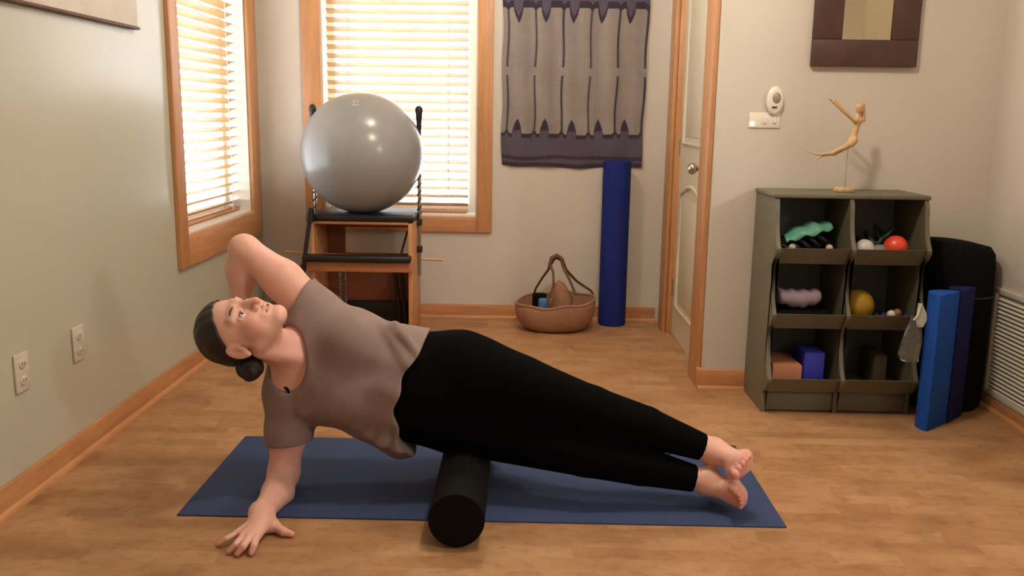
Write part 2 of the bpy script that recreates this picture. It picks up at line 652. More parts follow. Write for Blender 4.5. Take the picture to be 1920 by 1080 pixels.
class Grid:
    def __init__(s, xs, ys, zs):
        s.ax = [np.asarray(a, np.float32) for a in (xs, ys, zs)]
        s.D = np.full([len(a) for a in s.ax], .06, np.float32)

    def box(s, lo, hi):
        sl = []
        for a, l, h in zip(s.ax, lo, hi):
            i0 = int(np.searchsorted(a, l)); i1 = int(np.searchsorted(a, h))
            sl.append(slice(max(0, i0 - 1), min(len(a), i1 + 1)))
        X = s.ax[0][sl[0]][:, None, None]; Y = s.ax[1][sl[1]][None, :, None]; Z = s.ax[2][sl[2]][None, None, :]
        return tuple(sl), X, Y, Z

    def apply(s, prims, inflate=0.0):
        for p in prims:
            kind, k = p[0], p[1]
            pts = p[2]
            rmax = p[3] + inflate + max(k, .01) + .02
            lo = np.min(pts, 0) - rmax; hi = np.max(pts, 0) + rmax
            sl, X, Y, Z = s.box(lo, hi)
            if 0 in [q.stop - q.start for q in sl]:
                continue
            d = p[4](X, Y, Z) - inflate
            cur = s.D[sl]
            if kind == 'add':
                s.D[sl] = smin(cur, d.astype(np.float32), k)
            else:                       # smooth subtraction
                s.D[sl] = -smin(-cur, d.astype(np.float32), k)


def rc(a, b, ra, rb, k=.02, kind='add'):
    a = np.array(a, float); b = np.array(b, float); ab = b - a; L2 = max(float(ab @ ab), 1e-9)

    def fn(X, Y, Z):
        t = ((X - a[0]) * ab[0] + (Y - a[1]) * ab[1] + (Z - a[2]) * ab[2]) / L2
        t = np.clip(t, 0, 1)
        return np.sqrt((X - a[0] - t * ab[0]) ** 2 + (Y - a[1] - t * ab[1]) ** 2 + (Z - a[2] - t * ab[2]) ** 2) - (ra + t * (rb - ra))
    return (kind, k, np.array([a, b]), max(ra, rb), fn)


def erc(a, b, ra, rb, flat, dr, k=.03):
    """tapered bar with an elliptical section: radius r across, r*flat along the direction dr"""
    a = np.array(a, float); b = np.array(b, float); ab = b - a; L = np.linalg.norm(ab); e = ab / L
    dr = np.array(dr, float); dr = dr - e * (dr @ e); dr /= np.linalg.norm(dr)
    wd = np.cross(e, dr)

    def fn(X, Y, Z):
        x, y, z = X - a[0], Y - a[1], Z - a[2]
        u = x * e[0] + y * e[1] + z * e[2]
        t = np.clip(u / L, 0, 1)
        r = ra + t * (rb - ra)
        c = u - t * L
        v = x * wd[0] + y * wd[1] + z * wd[2]
        q = x * dr[0] + y * dr[1] + z * dr[2]
        k0 = np.sqrt((c / r) ** 2 + (v / r) ** 2 + (q / (r * flat)) ** 2)
        k1 = np.sqrt((c / r ** 2) ** 2 + (v / r ** 2) ** 2 + (q / (r * flat) ** 2) ** 2) + 1e-6
        return k0 * (k0 - 1) / k1
    return ('add', k, np.array([a, b]), max(ra, rb), fn)


def el(c, ax, rad, k=.01, kind='add'):
    c = np.array(c, float); ax = np.array(ax, float); rad = np.array(rad, float)

    def fn(X, Y, Z):
        q = [(X - c[0]) * A[0] + (Y - c[1]) * A[1] + (Z - c[2]) * A[2] for A in ax]
        k0 = np.sqrt(sum((q[i] / rad[i]) ** 2 for i in range(3)))
        k1 = np.sqrt(sum((q[i] / rad[i] ** 2) ** 2 for i in range(3))) + 1e-6
        return k0 * (k0 - 1) / k1
    return (kind, k, np.array([c]), float(rad.max()), fn)


I3 = np.eye(3)


def mesh_from(g, name, m, parent, tone=None):
    """naive surface nets on the (non-uniform) grid"""
    D = g.D
    ins = D < 0
    xs, ys, zs = g.ax
    nx, ny, nz = D.shape
    cnt = np.zeros((nx - 1, ny - 1, nz - 1), np.uint8)
    for i in (0, 1):
        for j in (0, 1):
            for k in (0, 1):
                cnt += ins[i:nx - 1 + i, j:ny - 1 + j, k:nz - 1 + k]
    act = (cnt > 0) & (cnt < 8)
    ci = np.argwhere(act)
    idx = np.full(act.shape, -1, np.int32)
    idx[act] = np.arange(len(ci), dtype=np.int32)
    I, J, K = ci.T
    acc = np.zeros((len(ci), 3)); num = np.zeros(len(ci))
    corners = [(i, j, k) for i in (0, 1) for j in (0, 1) for k in (0, 1)]
    for a in corners:
        for ax in range(3):
            if a[ax]:
                continue
            b_ = list(a); b_[ax] = 1
            d0 = D[I + a[0], J + a[1], K + a[2]]; d1 = D[I + b_[0], J + b_[1], K + b_[2]]
            cr = (d0 < 0) != (d1 < 0)
            t = np.where(cr, d0 / np.where(cr, d0 - d1, 1), 0)
            p = np.stack([xs[I + a[0]], ys[J + a[1]], zs[K + a[2]]], 1).astype(float)
            q = (xs[I + b_[0]] if ax == 0 else ys[J + b_[1]] if ax == 1 else zs[K + b_[2]])
            p[:, ax] += t * (q - p[:, ax])
            acc += p * cr[:, None]; num += cr
    V = acc / num[:, None]
    F = []
    for ax in range(3):
        s0 = [slice(1, n - 1) for n in D.shape]; s1 = list(s0)
        s0[ax] = slice(0, D.shape[ax] - 1); s1[ax] = slice(1, D.shape[ax])
        A = ins[tuple(s0)]; B = ins[tuple(s1)]
        e = np.argwhere(A != B)
        if not len(e):
            continue
        flip = A[tuple(e.T)]
        off = np.array([1, 1, 1]); off[ax] = 0
        e = e + off
        o1, o2 = [(1, 2), (2, 0), (0, 1)][ax]
        def cell(d1, d2):
            c = e.copy(); c[:, o1] -= d1; c[:, o2] -= d2
            return idx[c[:, 0], c[:, 1], c[:, 2]]
        q = np.stack([cell(1, 1), cell(0, 1), cell(0, 0), cell(1, 0)], 1)
        q[~flip] = q[~flip][:, ::-1]
        F.append(q)
    F = np.concatenate(F)
    F = F[(F >= 0).all(1)]
    # drop specks: keep every vertex that is used; relax once
    nb = np.zeros_like(V); nn = np.zeros(len(V))
    for i in range(4):
        np.add.at(nb, F[:, i], V[F[:, (i + 1) % 4]]); np.add.at(nn, F[:, i], 1)
    V = V * .5 + .5 * nb / np.maximum(nn, 1)[:, None]
    me = bpy.data.meshes.new(name)
    me.vertices.add(len(V)); me.vertices.foreach_set('co', V.astype(np.float32).ravel())
    me.loops.add(F.size); me.loops.foreach_set('vertex_index', F.astype(np.int32).ravel())
    me.polygons.add(len(F)); me.polygons.foreach_set('loop_start', np.arange(0, F.size, 4, dtype=np.int32))
    me.update(calc_edges=True); me.validate()
    me.polygons.foreach_set('use_smooth', np.ones(len(F), bool))
    if tone is not None:
        c = np.ones((len(V), 4), np.float32); c[:, :3] = tone(V)
        at = me.color_attributes.new('tone', 'FLOAT_COLOR', 'POINT')
        at.data.foreach_set('color', c.ravel())
    me.materials.append(m)
    o = bpy.data.objects.new(name, me)
    COL.objects.link(o)
    if parent:
        o.parent = parent
        me.transform(Matrix.Translation(-Vector(parent_loc(parent))))
    return o


def ramp_axis(*segs):
    out = []
    for a, b_, st in segs:
        out.append(np.linspace(a, b_, max(2, int(round((b_ - a) / st))), endpoint=False))
    return np.concatenate(out + [[segs[-1][1]]])


def pv(*a):
    return np.array(a, float)


DEPTH = (0, 1, 0.0)
# joints of the pose
HIP_A, HIP_B, CHEST_A, CHEST_B = (-0.174, 2.6, 0.298), (-0.292, 2.6, 0.312), (-0.42, 2.6, 0.337), (-0.56, 2.6, 0.371)
SH_R, SH_L = (-0.691, 2.57, 0.297), (-0.62, 2.63, 0.531)
ELB_R, WRI_R = (-0.713, 2.555, 0.053), (-0.708, 2.3, 0.04)
ELB_L, WRI_L = (-0.838, 2.66, 0.717), (-0.862, 2.68, 0.515)
NECK_A, NECK_B = (-0.664, 2.57, 0.413), (-0.731, 2.475, 0.482)
HIPL, KNEEL, CALFL, ANKL = (-0.183, 2.59, 0.381), (0.205, 2.5, 0.288), (0.367, 2.51, 0.236), (0.568, 2.5, 0.168)
HIPR, KNEER, CALFR, ANKR = (-0.188, 2.58, 0.22), (0.196, 2.49, 0.161), (0.353, 2.49, 0.123), (0.549, 2.475, 0.084)

torso = [
    erc(HIP_A, HIP_B, .160, .150, .76, DEPTH, .04),
    erc(HIP_B, CHEST_A, .150, .142, .74, DEPTH, .05),
    erc(CHEST_A, CHEST_B, .142, .148, .76, DEPTH, .05),
    erc(CHEST_B, (-0.628, 2.6, 0.399), .146, .105, .72, DEPTH, .05),
    rc(SH_R, SH_L, .052, .050, .06),
    rc((-0.666, 2.58, 0.3), (-0.585, 2.58, 0.33), .075, .09, .05),
    rc((-0.609, 2.62, 0.497), (-0.539, 2.6, 0.462), .070, .085, .05),
    el((-0.513, 2.535, 0.317), I3, (.078, .080, .070), .05),
    el((-0.482, 2.535, 0.471), I3, (.078, .080, .070), .05),
    el((-0.317, 2.545, 0.317), I3, (.11, .085, .105), .05),
]
legs = [
    rc(HIPL, KNEEL, .108, .064, .03),
    rc(KNEEL, CALFL, .064, .055, .012),
    rc(CALFL, ANKL, .054, .031, .005),
    rc(HIPR, KNEER, .096, .066, .03),
    rc(KNEER, CALFR, .066, .053, .008),
    rc(CALFR, ANKR, .052, .030, .005),
    el((-0.16, 2.68, 0.269), I3, (.15, .10, .15), .05),
    erc((-0.174, 2.6, 0.298), (-0.025, 2.57, 0.279), .158, .128, .70, DEPTH, .04),
]
arms = [
    rc(SH_R, (-0.699, 2.565, 0.17), .060, .053, .03),
    rc((-0.699, 2.565, 0.17), ELB_R, .053, .044, .025),
    rc(ELB_R, (-0.71, 2.47, 0.023), .046, .044, .02),
    rc((-0.71, 2.47, 0.023), WRI_R, .044, .028, .02),
    rc(SH_L, (-0.722, 2.65, 0.628), .066, .058, .03),
    rc((-0.722, 2.65, 0.628), ELB_L, .057, .043, .025),
    rc(ELB_L, (-0.853, 2.67, 0.655), .044, .043, .02),
    rc((-0.853, 2.67, 0.655), WRI_L, .043, .028, .02),
    rc(NECK_A, NECK_B, .060, .054, .03),
    rc((-0.673, 2.56, 0.35), NECK_A, .046, .056, .05),
    # neck strands toward the collar bones
    rc((-0.738, 2.42, 0.465), (-0.644, 2.505, 0.425), .013, .014, .025),
]
# supporting hand, flat on the floor
def hand_r():
    W = pv(*WRI_R)
    k = [pv(*(-0.743, 2.208, 0.026)), pv(*(-0.722, 2.187, 0.029)), pv(*(-0.703, 2.177, 0.03)), pv(*(-0.686, 2.183, 0.029))]
    mid = [pv(*(-0.766, 2.181, 0.022)), pv(*(-0.729, 2.143, 0.024)), pv(*(-0.707, 2.133, 0.025)), pv(*(-0.682, 2.141, 0.023))]
    tip = [pv(*(-0.787, 2.177, 0.008)), pv(*(-0.745, 2.137, 0.009)), pv(*(-0.721, 2.127, 0.009)), pv(*(-0.686, 2.131, 0.009))]
    out = []
    base = [pv(*(-0.713, 2.258, 0.03)), pv(*(-0.702, 2.25, 0.034)), pv(*(-0.694, 2.251, 0.034)), pv(*(-0.687, 2.26, 0.031))]
    for i in range(4):
        r = (.0080, .0090, .0093, .0090)[i]
        out.append(rc(W + (base[i] - base.copy()[1]) * .3, base[i], .024, .018, .02))
        out.append(rc(base[i], k[i], .018, .0118, .012))
        out.append(rc(k[i], mid[i], r + .0015, r, .003))
        out.append(rc(mid[i], tip[i], r, r - .0015, .002))
    t0, t1, t2, t3 = pv(*(-0.694, 2.29, 0.026)), pv(*(-0.666, 2.268, 0.02)), pv(*(-0.633, 2.244, 0.014)), pv(*(-0.61, 2.24, 0.01))
    out += [rc(W, t0, .024, .020, .02), rc(t0, t1, .020, .0155, .015), rc(t1, t2, .0150, .0118, .008), rc(t2, t3, .0118, .0090, .005)]
    out.append(rc(base[1] - pv(0, 0, .012), t1 - pv(0, .0, .006), .014, .009, .015))
    return out


hand1 = hand_r()
# raised hand, cupped behind the head
WL = pv(*WRI_L)
PL = pv(*(-0.85, 2.605, 0.476))
hand2 = [rc(WL, PL, .027, .024, .02)]
for kn, tp in (((-0.873, 2.59, 0.425), (-0.881, 2.555, 0.413)), ((-0.877, 2.59, 0.44), (-0.893, 2.555, 0.434)), ((-0.881, 2.59, 0.455), (-0.902, 2.558, 0.458)), ((-0.885, 2.59, 0.47), (-0.91, 2.565, 0.485))):
    kn, tp = pv(*kn), pv(*tp)
    hand2 += [rc(PL, kn, .020, .013, .015), rc(kn, (kn + tp) / 2 + pv(0, .008, 0), .0105, .0098, .005), rc((kn + tp) / 2 + pv(0, .008, 0), tp, .0098, .0080, .004)]
th1, th2 = pv(*(-0.827, 2.575, 0.455)), pv(*(-0.822, 2.54, 0.428))
hand2 += [rc(PL, th1, .020, .013, .012), rc(th1, th2, .0125, .009, .005)]

# feet: toes to the camera, left foot on top of the right one
def foot(ank, heel, ball_a, ball_b, toes, rt):
    A, Hh, a, b_ = (pv(*q) for q in (ank, heel, ball_a, ball_b))
    mid = (a + b_) / 2
    out = [rc(A, Hh, .033, .029, .02), rc(A, mid, .034, .026, .025), rc(Hh, mid, .026, .022, .03), rc(a, b_, .0225, .0165, .02)]
    for i, (t, r) in enumerate(zip(toes, rt)):
        root = a + (b_ - a) * i / 4.0
        t = pv(*t)
        m_ = root + (t - root) * .55 + pv(0, 0, .004)
        out += [rc(root, m_, r + .003, r, .007), rc(m_, t, r, r * .92, .003), ]
    return out


footL = foot(ANKL, (0.603, 2.555, 0.137), (0.613, 2.425, 0.137), (0.646, 2.43, 0.185),
             [(0.602, 2.372, 0.151), (0.613, 2.378, 0.166), (0.624, 2.383, 0.177), (0.634, 2.39, 0.185), (0.645, 2.4, 0.192)], (.0135, .0095, .0092, .0088, .0085))
footR = foot(ANKR, (0.581, 2.52, 0.057), (0.612, 2.425, 0.088), (0.634, 2.43, 0.043),
             [(0.605, 2.378, 0.102), (0.616, 2.378, 0.088), (0.623, 2.383, 0.073), (0.628, 2.39, 0.057), (0.63, 2.4, 0.041)], (.0135, .0095, .0092, .0088, .0085))

# head frame: F face direction, U crown direction, R her right (towards the camera)
HC = pv(*(-0.792, 2.445, 0.521))
cdir = -(HC - pv(0, 0, 1.125)); cdir /= np.linalg.norm(cdir)
rt_ = np.cross(pv(0, 0, 1), cdir); rt_ /= np.linalg.norm(rt_)
up_ = np.cross(cdir, rt_)
tilt = math.radians(14)
Ux = -math.cos(tilt) * rt_ + math.sin(tilt) * up_
vert = math.sin(tilt) * rt_ + math.cos(tilt) * up_
TURN = math.radians(39)
Fx = math.sin(TURN) * cdir + math.cos(TURN) * vert
Rx = math.cos(TURN) * cdir - math.sin(TURN) * vert
HA = np.array([Rx, Fx, Ux])
HS = 1.04


def h(r, f_, u):
    return HC + (Rx * r + Fx * f_ + Ux * u) * HS


def hr(v):
    return v * HS


head = [
    el(h(0, -.010, .028), HA, np.array((.073, .090, .082)) * HS, .01),
    el(h(0, .032, -.034), HA, np.array((.058, .056, .072)) * HS, .03),
    rc(h(0, .074, -.088), h(0, .072, -.084), hr(.020), hr(.020), .02),
    rc(h(.050, .006, -.056), h(.014, .074, -.088), hr(.016), hr(.016), .025),
    rc(h(-.050, .006, -.056), h(-.014, .074, -.088), hr(.016), hr(.016), .025),
    rc(h(.038, .052, -.028), h(.036, .050, -.034), hr(.029), hr(.029), .02),
    rc(h(-.038, .052, -.028), h(-.036, .050, -.034), hr(.029), hr(.029), .02),
    rc(h(.012, .079, .027), h(.044, .062, .026), hr(.011), hr(.010), .015),
    rc(h(-.012, .079, .027), h(-.044, .062, .026), hr(.011), hr(.010), .015),
    el(h(.031, .094, .004), HA, np.array((.019, .016, .011)) * HS, .014, 'sub'),
    el(h(-.031, .094, .004), HA, np.array((.019, .016, .011)) * HS, .014, 'sub'),
    rc(h(0, .086, .018), h(0, .107, -.024), hr(.0070), hr(.0108), .012),
    rc(h(.012, .094, -.029), h(.013, .092, -.028), hr(.0085), hr(.0085), .006),
    rc(h(-.012, .094, -.029), h(-.013, .092, -.028), hr(.0085), hr(.0085), .006),
    rc(h(-.020, .078, -.054), h(.020, .078, -.054), hr(.0125), hr(.0125), .015),
    rc(h(-.021, .082, -.052), h(0, .092, -.049), hr(.0045), hr(.0060), .006),
    rc(h(.021, .082, -.052), h(0, .092, -.049), hr(.0045), hr(.0060), .006),
    rc(h(-.017, .083, -.062), h(.017, .083, -.062), hr(.0065), hr(.0065), .007),
    rc(h(-.030, .081, -.0555), h(0, .097, -.0565), hr(.0024), hr(.0026), .004, 'sub'),
    rc(h(.030, .081, -.0555), h(0, .097, -.0565), hr(.0024), hr(.0026), .004, 'sub'),
    # upper and lower lids of both eyes
    rc(h(.019, .080, .0088), h(.043, .070, .0075), hr(.0052), hr(.0050), .005),
    rc(h(-.019, .080, .0088), h(-.043, .070, .0075), hr(.0052), hr(.0050), .005),
    rc(h(.019, .079, -.0050), h(.043, .069, -.0030), hr(.0048), hr(.0045), .006),
    rc(h(-.019, .079, -.0050), h(-.043, .069, -.0030), hr(.0048), hr(.0045), .006),
]
for s_ in (1, -1):
    ec = h(s_ * .080, -.010, -.006)
    e1 = Rx * s_ * .92 + Fx * .38; e1 /= np.linalg.norm(e1)
    e2 = Fx - e1 * (Fx @ e1); e2 /= np.linalg.norm(e2); e3 = np.cross(e1, e2)
    if e3 @ Ux < 0:
        e3 = -e3
    head += [el(ec, (e1, e2, e3), (.0085, .0195, .033), .006),
             el(ec + e1 * .009 + e2 * .002 + e3 * .004, (e1, e2, e3), (.0055, .0115, .019), .004, 'sub'),
             rc(ec + e2 * .012 - e3 * .004 + e1 * .002, ec + e2 * .010 - e3 * .010 + e1 * .002, .0045, .0045, .004),
             rc(ec - e3 * .028, ec - e3 * .031, .0075, .0065, .005)]

body_prims = torso + legs + arms + hand1 + hand2 + footL + footR + head
gx = ramp_axis((-1.03, -.60, .0026), (-.60, .50, .0062), (.50, .74, .0032))
gy = ramp_axis((2.06, 2.30, .0026), (2.30, 2.57, .0026), (2.57, 2.82, .006))
gz = ramp_axis((-.004, .06, .0026), (.06, .36, .004), (.36, .66, .0026), (.66, .84, .005))
G = Grid(gx, gy, gz)
G.apply(body_prims)
# nothing of her goes through the mat or the floor
zz = gz[None, None, :].astype(np.float32)
rest = np.where(gy > 2.345, .0062, .0012)[None, :, None].astype(np.float32)
G.D = np.maximum(G.D, rest - zz)

SKIN = np.array(lin((228, 178, 162))); PINK = np.array(lin((214, 138, 128))); LIP = np.array(lin((176, 92, 88)))
NAIL = np.array(lin((226, 176, 164)))


def skin_tone(V):
    c = np.tile(SKIN, (len(V), 1))

    def blend(cen, r, col, amt):
        d = np.linalg.norm(V - cen, axis=1)
        k_ = np.clip(1 - d / r, 0, 1)[:, None]
        k_ = k_ * k_ * (3 - 2 * k_) * amt
        c[:] = c * (1 - k_) + col * k_
    for s_ in (1, -1):
        blend(h(s_ * .046, .064, -.030), .042, PINK, .75)
        blend(h(s_ * .082, -.010, -.006), .040, PINK, .45)
    blend(h(0, .108, -.026), .026, PINK, .6)
    for u_, f_ in ((-.0515, .090), (-.062, .088)):
        for q in (-.014, -.007, 0, .007, .014):
            blend(h(q, f_ - abs(q) * .3, u_), .010, LIP, .8)
    blend(pv(*ELB_R), .10, PINK, .35)
    for t in ((0.606, 2.38, 0.159), (0.637, 2.39, 0.187), (0.617, 2.38, 0.079), (0.627, 2.39, 0.049)):
        blend(pv(*t), .06, PINK, .6)
    for t in ((-0.786, 2.174, 0.01), (-0.744, 2.135, 0.01), (-0.72, 2.125, 0.01), (-0.686, 2.129, 0.01), (-0.61, 2.24, 0.01)):
        blend(pv(*t), .035, PINK, .45)
    return c


person = thing('person', 'woman in taupe tee and black leggings side planking over a roller, one hand behind head', 'person', (-.17, 2.58, 0))
body = mesh_from(G, 'body', M['skin'], person, skin_tone)
del G

# ---- leggings
g = Grid(np.arange(-.50, .62, .0052), np.arange(2.36, 2.82, .0052), np.arange(0, .56, .0052))
g.apply(legs + [erc(HIP_A, HIP_B, .163, .154, .78, DEPTH, .04), erc(HIP_B, CHEST_A, .154, .146, .76, DEPTH, .05), erc(CHEST_A, CHEST_B, .142, .148, .76, DEPTH, .05), el((-0.317, 2.545, 0.317), I3, (.112, .087, .107), .05)], .0055)


def cut_plane(g_, p, n, limit=None):
    """removes what lies on the +n side of the plane through p"""
    p = np.array(p); n = np.array(n, float); n /= np.linalg.norm(n)
    X, Y, Z = g_.ax[0][:, None, None], g_.ax[1][None, :, None], g_.ax[2][None, None, :]
    d = (X - p[0]) * n[0] + (Y - p[1]) * n[1] + (Z - p[2]) * n[2]
    if limit is not None:
        c, r = limit
        ball = np.sqrt((X - c[0]) ** 2 + (Y - c[1]) ** 2 + (Z - c[2]) ** 2) - r
        d = np.minimum(d, -ball)
    g_.D = np.maximum(g_.D, d.astype(np.float32))


for a_, b_, cx in ((CALFL, ANKL, (0.537, 2.5, 0.181)), (CALFR, ANKR, (0.515, 2.48, 0.097))):
    a_, b_ = pv(*a_), pv(*b_)
    cut_plane(g, cx, b_ - a_, (pv(*cx) + (b_ - a_) / np.linalg.norm(b_ - a_) * .06, .085))
cut_plane(g, (-0.409, 2.6, 0.315), (-1, 0, .15))
g.D = np.maximum(g.D, .0062 - g.ax[2][None, None, :])
leggings = mesh_from(g, 'leggings', M['legging'], person)
plabel(leggings, 'plain black leggings ending above the ankles')

# ---- tee shirt with loose waist, folds and short sleeves
sh = [
    erc(HIP_B, CHEST_A, .166, .158, .80, DEPTH, .05),
    erc(HIP_A, HIP_B, .168, .164, .80, DEPTH, .04),
    erc(CHEST_A, CHEST_B, .158, .156, .80, DEPTH, .05),
    erc(CHEST_B, (-0.628, 2.6, 0.399), .154, .115, .76, DEPTH, .05),
    rc(SH_R, SH_L, .056, .054, .06),
    rc((-0.666, 2.58, 0.3), (-0.585, 2.58, 0.33), .082, .10, .05),
    rc((-0.609, 2.62, 0.497), (-0.539, 2.6, 0.462), .074, .09, .05),
    el((-0.513, 2.535, 0.317), I3, (.082, .084, .074), .05),
    el((-0.482, 2.535, 0.471), I3, (.082, .084, .074), .05),
    el((-0.317, 2.545, 0.317), I3, (.12, .092, .115), .05),
    rc(SH_R, (-0.695, 2.56, 0.187), .062, .059, .03),
    rc((-0.695, 2.56, 0.187), (-0.691, 2.56, 0.112), .059, .062, .03),
    rc(SH_L, (-0.722, 2.65, 0.628), .066, .064, .03),
    # cloth hanging from the waist towards the mat
    rc((-0.459, 2.58, 0.211), (-0.358, 2.57, 0.163), .040, .042, .06),
    rc((-0.358, 2.57, 0.163), (-0.316, 2.57, 0.176), .042, .040, .05),
    # folds
    rc((-0.48, 2.505, 0.234), (-0.424, 2.475, 0.321), .010, .007, .022),
    rc((-0.442, 2.5, 0.204), (-0.399, 2.47, 0.312), .011, .006, .022),
    rc((-0.404, 2.49, 0.182), (-0.37, 2.47, 0.284), .012, .006, .022),
    rc((-0.354, 2.49, 0.166), (-0.344, 2.47, 0.26), .013, .007, .02),
    rc((-0.407, 2.53, 0.518), (-0.307, 2.47, 0.413), .008, .009, .022),
    rc((-0.368, 2.53, 0.519), (-0.285, 2.475, 0.44), .009, .009, .02),
    rc((-0.629, 2.49, 0.272), (-0.546, 2.47, 0.329), .008, .006, .02),
    rc((-0.661, 2.545, 0.465), (-0.645, 2.56, 0.526), .010, .008, .02),
    rc((-0.623, 2.53, 0.446), (-0.613, 2.55, 0.513), .009, .007, .02),
]
g = Grid(np.arange(-.86, -.20, .0046), np.arange(2.38, 2.82, .0046), np.arange(.03, .64, .0046))
g.apply(sh, .007)
X, Y, Z = g.ax[0][:, None, None], g.ax[1][None, :, None], g.ax[2][None, None, :]
ripple = .006 * np.sin(Z * 70 + X * 18) * np.clip((X + .52) / .2, 0, 1)
g.D = (g.D + ripple * .5).astype(np.float32)
hem = X - (-.358 + 1.75 * (Z - .265) ** 2 + .35 * (Y - 2.47) * .0 + .006 * np.sin(Z * 60))
g.D = np.maximum(g.D, hem.astype(np.float32))
# sleeve ends
a_, b_ = pv(*SH_R), pv(*(-0.692, 2.56, 0.095))
cut_plane(g, (-0.689, 2.56, 0.148), (.12, -.1, -1), (pv(*(-0.69, 2.56, 0.092)), .105))
n_ = pv(*ELB_L) - pv(*SH_L)
cut_plane(g, (-0.664, 2.64, 0.564), n_ + pv(0, 0, -.09), (pv(*(-0.738, 2.65, 0.639)), .125))
# neckline: scoop round the neck
neck = [el((-0.68, 2.475, 0.417), I3, (.062, .085, .090), .012, 'sub'), rc(NECK_A, NECK_B, .068, .075, .012, 'sub'), rc((-0.692, 2.56, 0.343), (-0.693, 2.5, 0.397), .035, .05, .012, 'sub')]
g.apply(neck)
SHIRT = np.array(lin((144, 126, 122)))


def shirt_tone(V):
    return np.tile(SHIRT, (len(V), 1))


shirt = mesh_from(g, 'shirt', M['shirt'], person, shirt_tone)
plabel(shirt, 'taupe short sleeved tee with a scoop neck')

# ---- hair and bun
g = Grid(np.arange(-1.05, -.66, .0035), np.arange(2.28, 2.62, .0035), np.arange(.34, .68, .0035))
g.apply([el(h(0, -.012, .030), HA, np.array((.081, .096, .087)) * HS, .01), rc(h(0, -.058, -.005), h(0, -.050, -.045), .050, .034, .03)])
X, Y, Z = g.ax[0][:, None, None], g.ax[1][None, :, None], g.ax[2][None, None, :]
q = [((X - HC[0]) * A[0] + (Y - HC[1]) * A[1] + (Z - HC[2]) * A[2]) / HS for A in (Rx, Fx, Ux)]
# hairline: forehead high, temples, then round in front of and over the ear
line = np.where(q[2] > .02, .068 - np.clip(.085 - q[2], 0, 1) * 1.15, -.009)
cutf = q[1] - np.minimum(line, .075)
low = np.maximum(q[1] - (-.020), 0) * 0
g.D = np.maximum(g.D, (cutf * .75).astype(np.float32))
# room for the ears
for s_ in (1, -1):
    g.apply([el(h(s_ * .085, -.006, -.008), HA, np.array((.03, .026, .034)) * HS, .008, 'sub')])
strand = .0012 * np.sin(q[0] * 260 + q[2] * 60)
g.D = (g.D + strand).astype(np.float32)
hair = mesh_from(g, 'hair', M['hair'], body)
plabel(hair, 'dark brown hair pulled back')
g = Grid(np.arange(-.90, -.66, .003), np.arange(2.34, 2.62, .003), np.arange(.28, .50, .003))
bc = pv(*(-0.769, 2.44, 0.411))
g.apply([rc(bc, bc + pv(.006, .0, .0), .034, .034, .01), rc(bc + pv(-.012, .01, .03), bc, .026, .025, .02)])
X, Y, Z = g.ax[0][:, None, None], g.ax[1][None, :, None], g.ax[2][None, None, :]
g.D = (g.D + .002 * np.sin(np.arctan2(Z - bc[2], X - bc[0]) * 3 + np.sqrt((X - bc[0]) ** 2 + (Z - bc[2]) ** 2) * 260)).astype(np.float32)
bun = mesh_from(g, 'hair_bun', M['hair'], body)

# ---- eyes and brows
eye_w = mat('eye_white', (226, 214, 206), .2, .02)
iris_m = mat('brown_iris', (52, 34, 26), .2, .1)
for s_ in (1, -1):
    ec = h(s_ * .031, .0715, .002)
    b = new_bm(); sphere(b, tuple(ec), .0118 * HS)
    e = obj('eye', b, eye_w, body, 180)
    gaze = Fx * .95 + Rx * .05 + Ux * .10; gaze /= np.linalg.norm(gaze)
    b = new_bm(); sphere(b, tuple(ec + gaze * .0072 * HS), .0058 * HS, u=16, v=10)
    obj('iris', b, iris_m, body, 180)
    b = new_bm()
    tube(b, [tuple(h(s_ * (.016 + .029 * t), .0865 - .016 * t * t, .0275 + .006 * math.sin(t * 2.6))) for t in np.linspace(0, 1, 7)], [.0010, .0018, .0020, .0020, .0018, .0014, .0008], 8)
    plabel(obj('eyebrow', b, M['hair'], body, 60), 'thin dark eyebrow')
    b = new_bm()
    tube(b, [tuple(h(s_ * (.019 + .024 * t), .0845 - .009 * t * t - .002 * (1 - t), .0055 + .0035 * math.sin(t * 3.1))) for t in np.linspace(0, 1, 7)], [.0008, .0013, .0016, .0016, .0015, .0013, .0006], 6)
    obj('eyelash', b, M['hair'], body, 60)
b = new_bm()
tube(b, [tuple(h(q * .029, .0905 - .0085 * q * q, -.0565 + .0022 * q * q)) for q in np.linspace(-1, 1, 11)], [.0006, .0011, .0014, .0015, .0015, .0015, .0015, .0015, .0014, .0011, .0006], 6)
plabel(obj('mouth_line', b, mat('lip_shadow', (112, 52, 50), .6, .05), body, 60), 'line between the closed lips')
# bra strap on her right shoulder
b = new_bm()
tube(b, [(-0.722, 2.545, 0.31), (-0.711, 2.525, 0.336), (-0.693, 2.505, 0.344), (-0.677, 2.49, 0.337), (-0.669, 2.487, 0.324)], .0045, 8)
plabel(obj('bra_strap', b, M['black_cloth'], person, 60), 'black strap at the neckline')

# ------------------------------------------------------------------ mat, roller
b = new_bm(); bx(b, -.965, .752, 2.355, 2.988, .0, .005, .0015)
tag(obj('yoga_mat', b, M['mat_blue'], smooth=40), 'blue yoga mat lying flat on the cork floor under the woman', 'mat')
t = thing('foam_roller', 'black foam roller lying on the blue mat under her hip', 'roller', (-.163, 2.5, .005))
b = new_bm()
lathe(b, [(0, -.30), (.060, -.30), (.064, -.303), (.0735, -.303), (.0748, -.297), (.0748, .297), (.0735, .303), (0, .303)], 48)
bmesh.ops.rotate(b, verts=b.verts[:], cent=(0, 0, 0), matrix=Matrix.Rotation(PI / 2, 3, 'X'))
bmesh.ops.translate(b, verts=b.verts[:], vec=(-.163, 2.494, .0798))
obj('roller_body', b, M['black_foam'], t, 40)

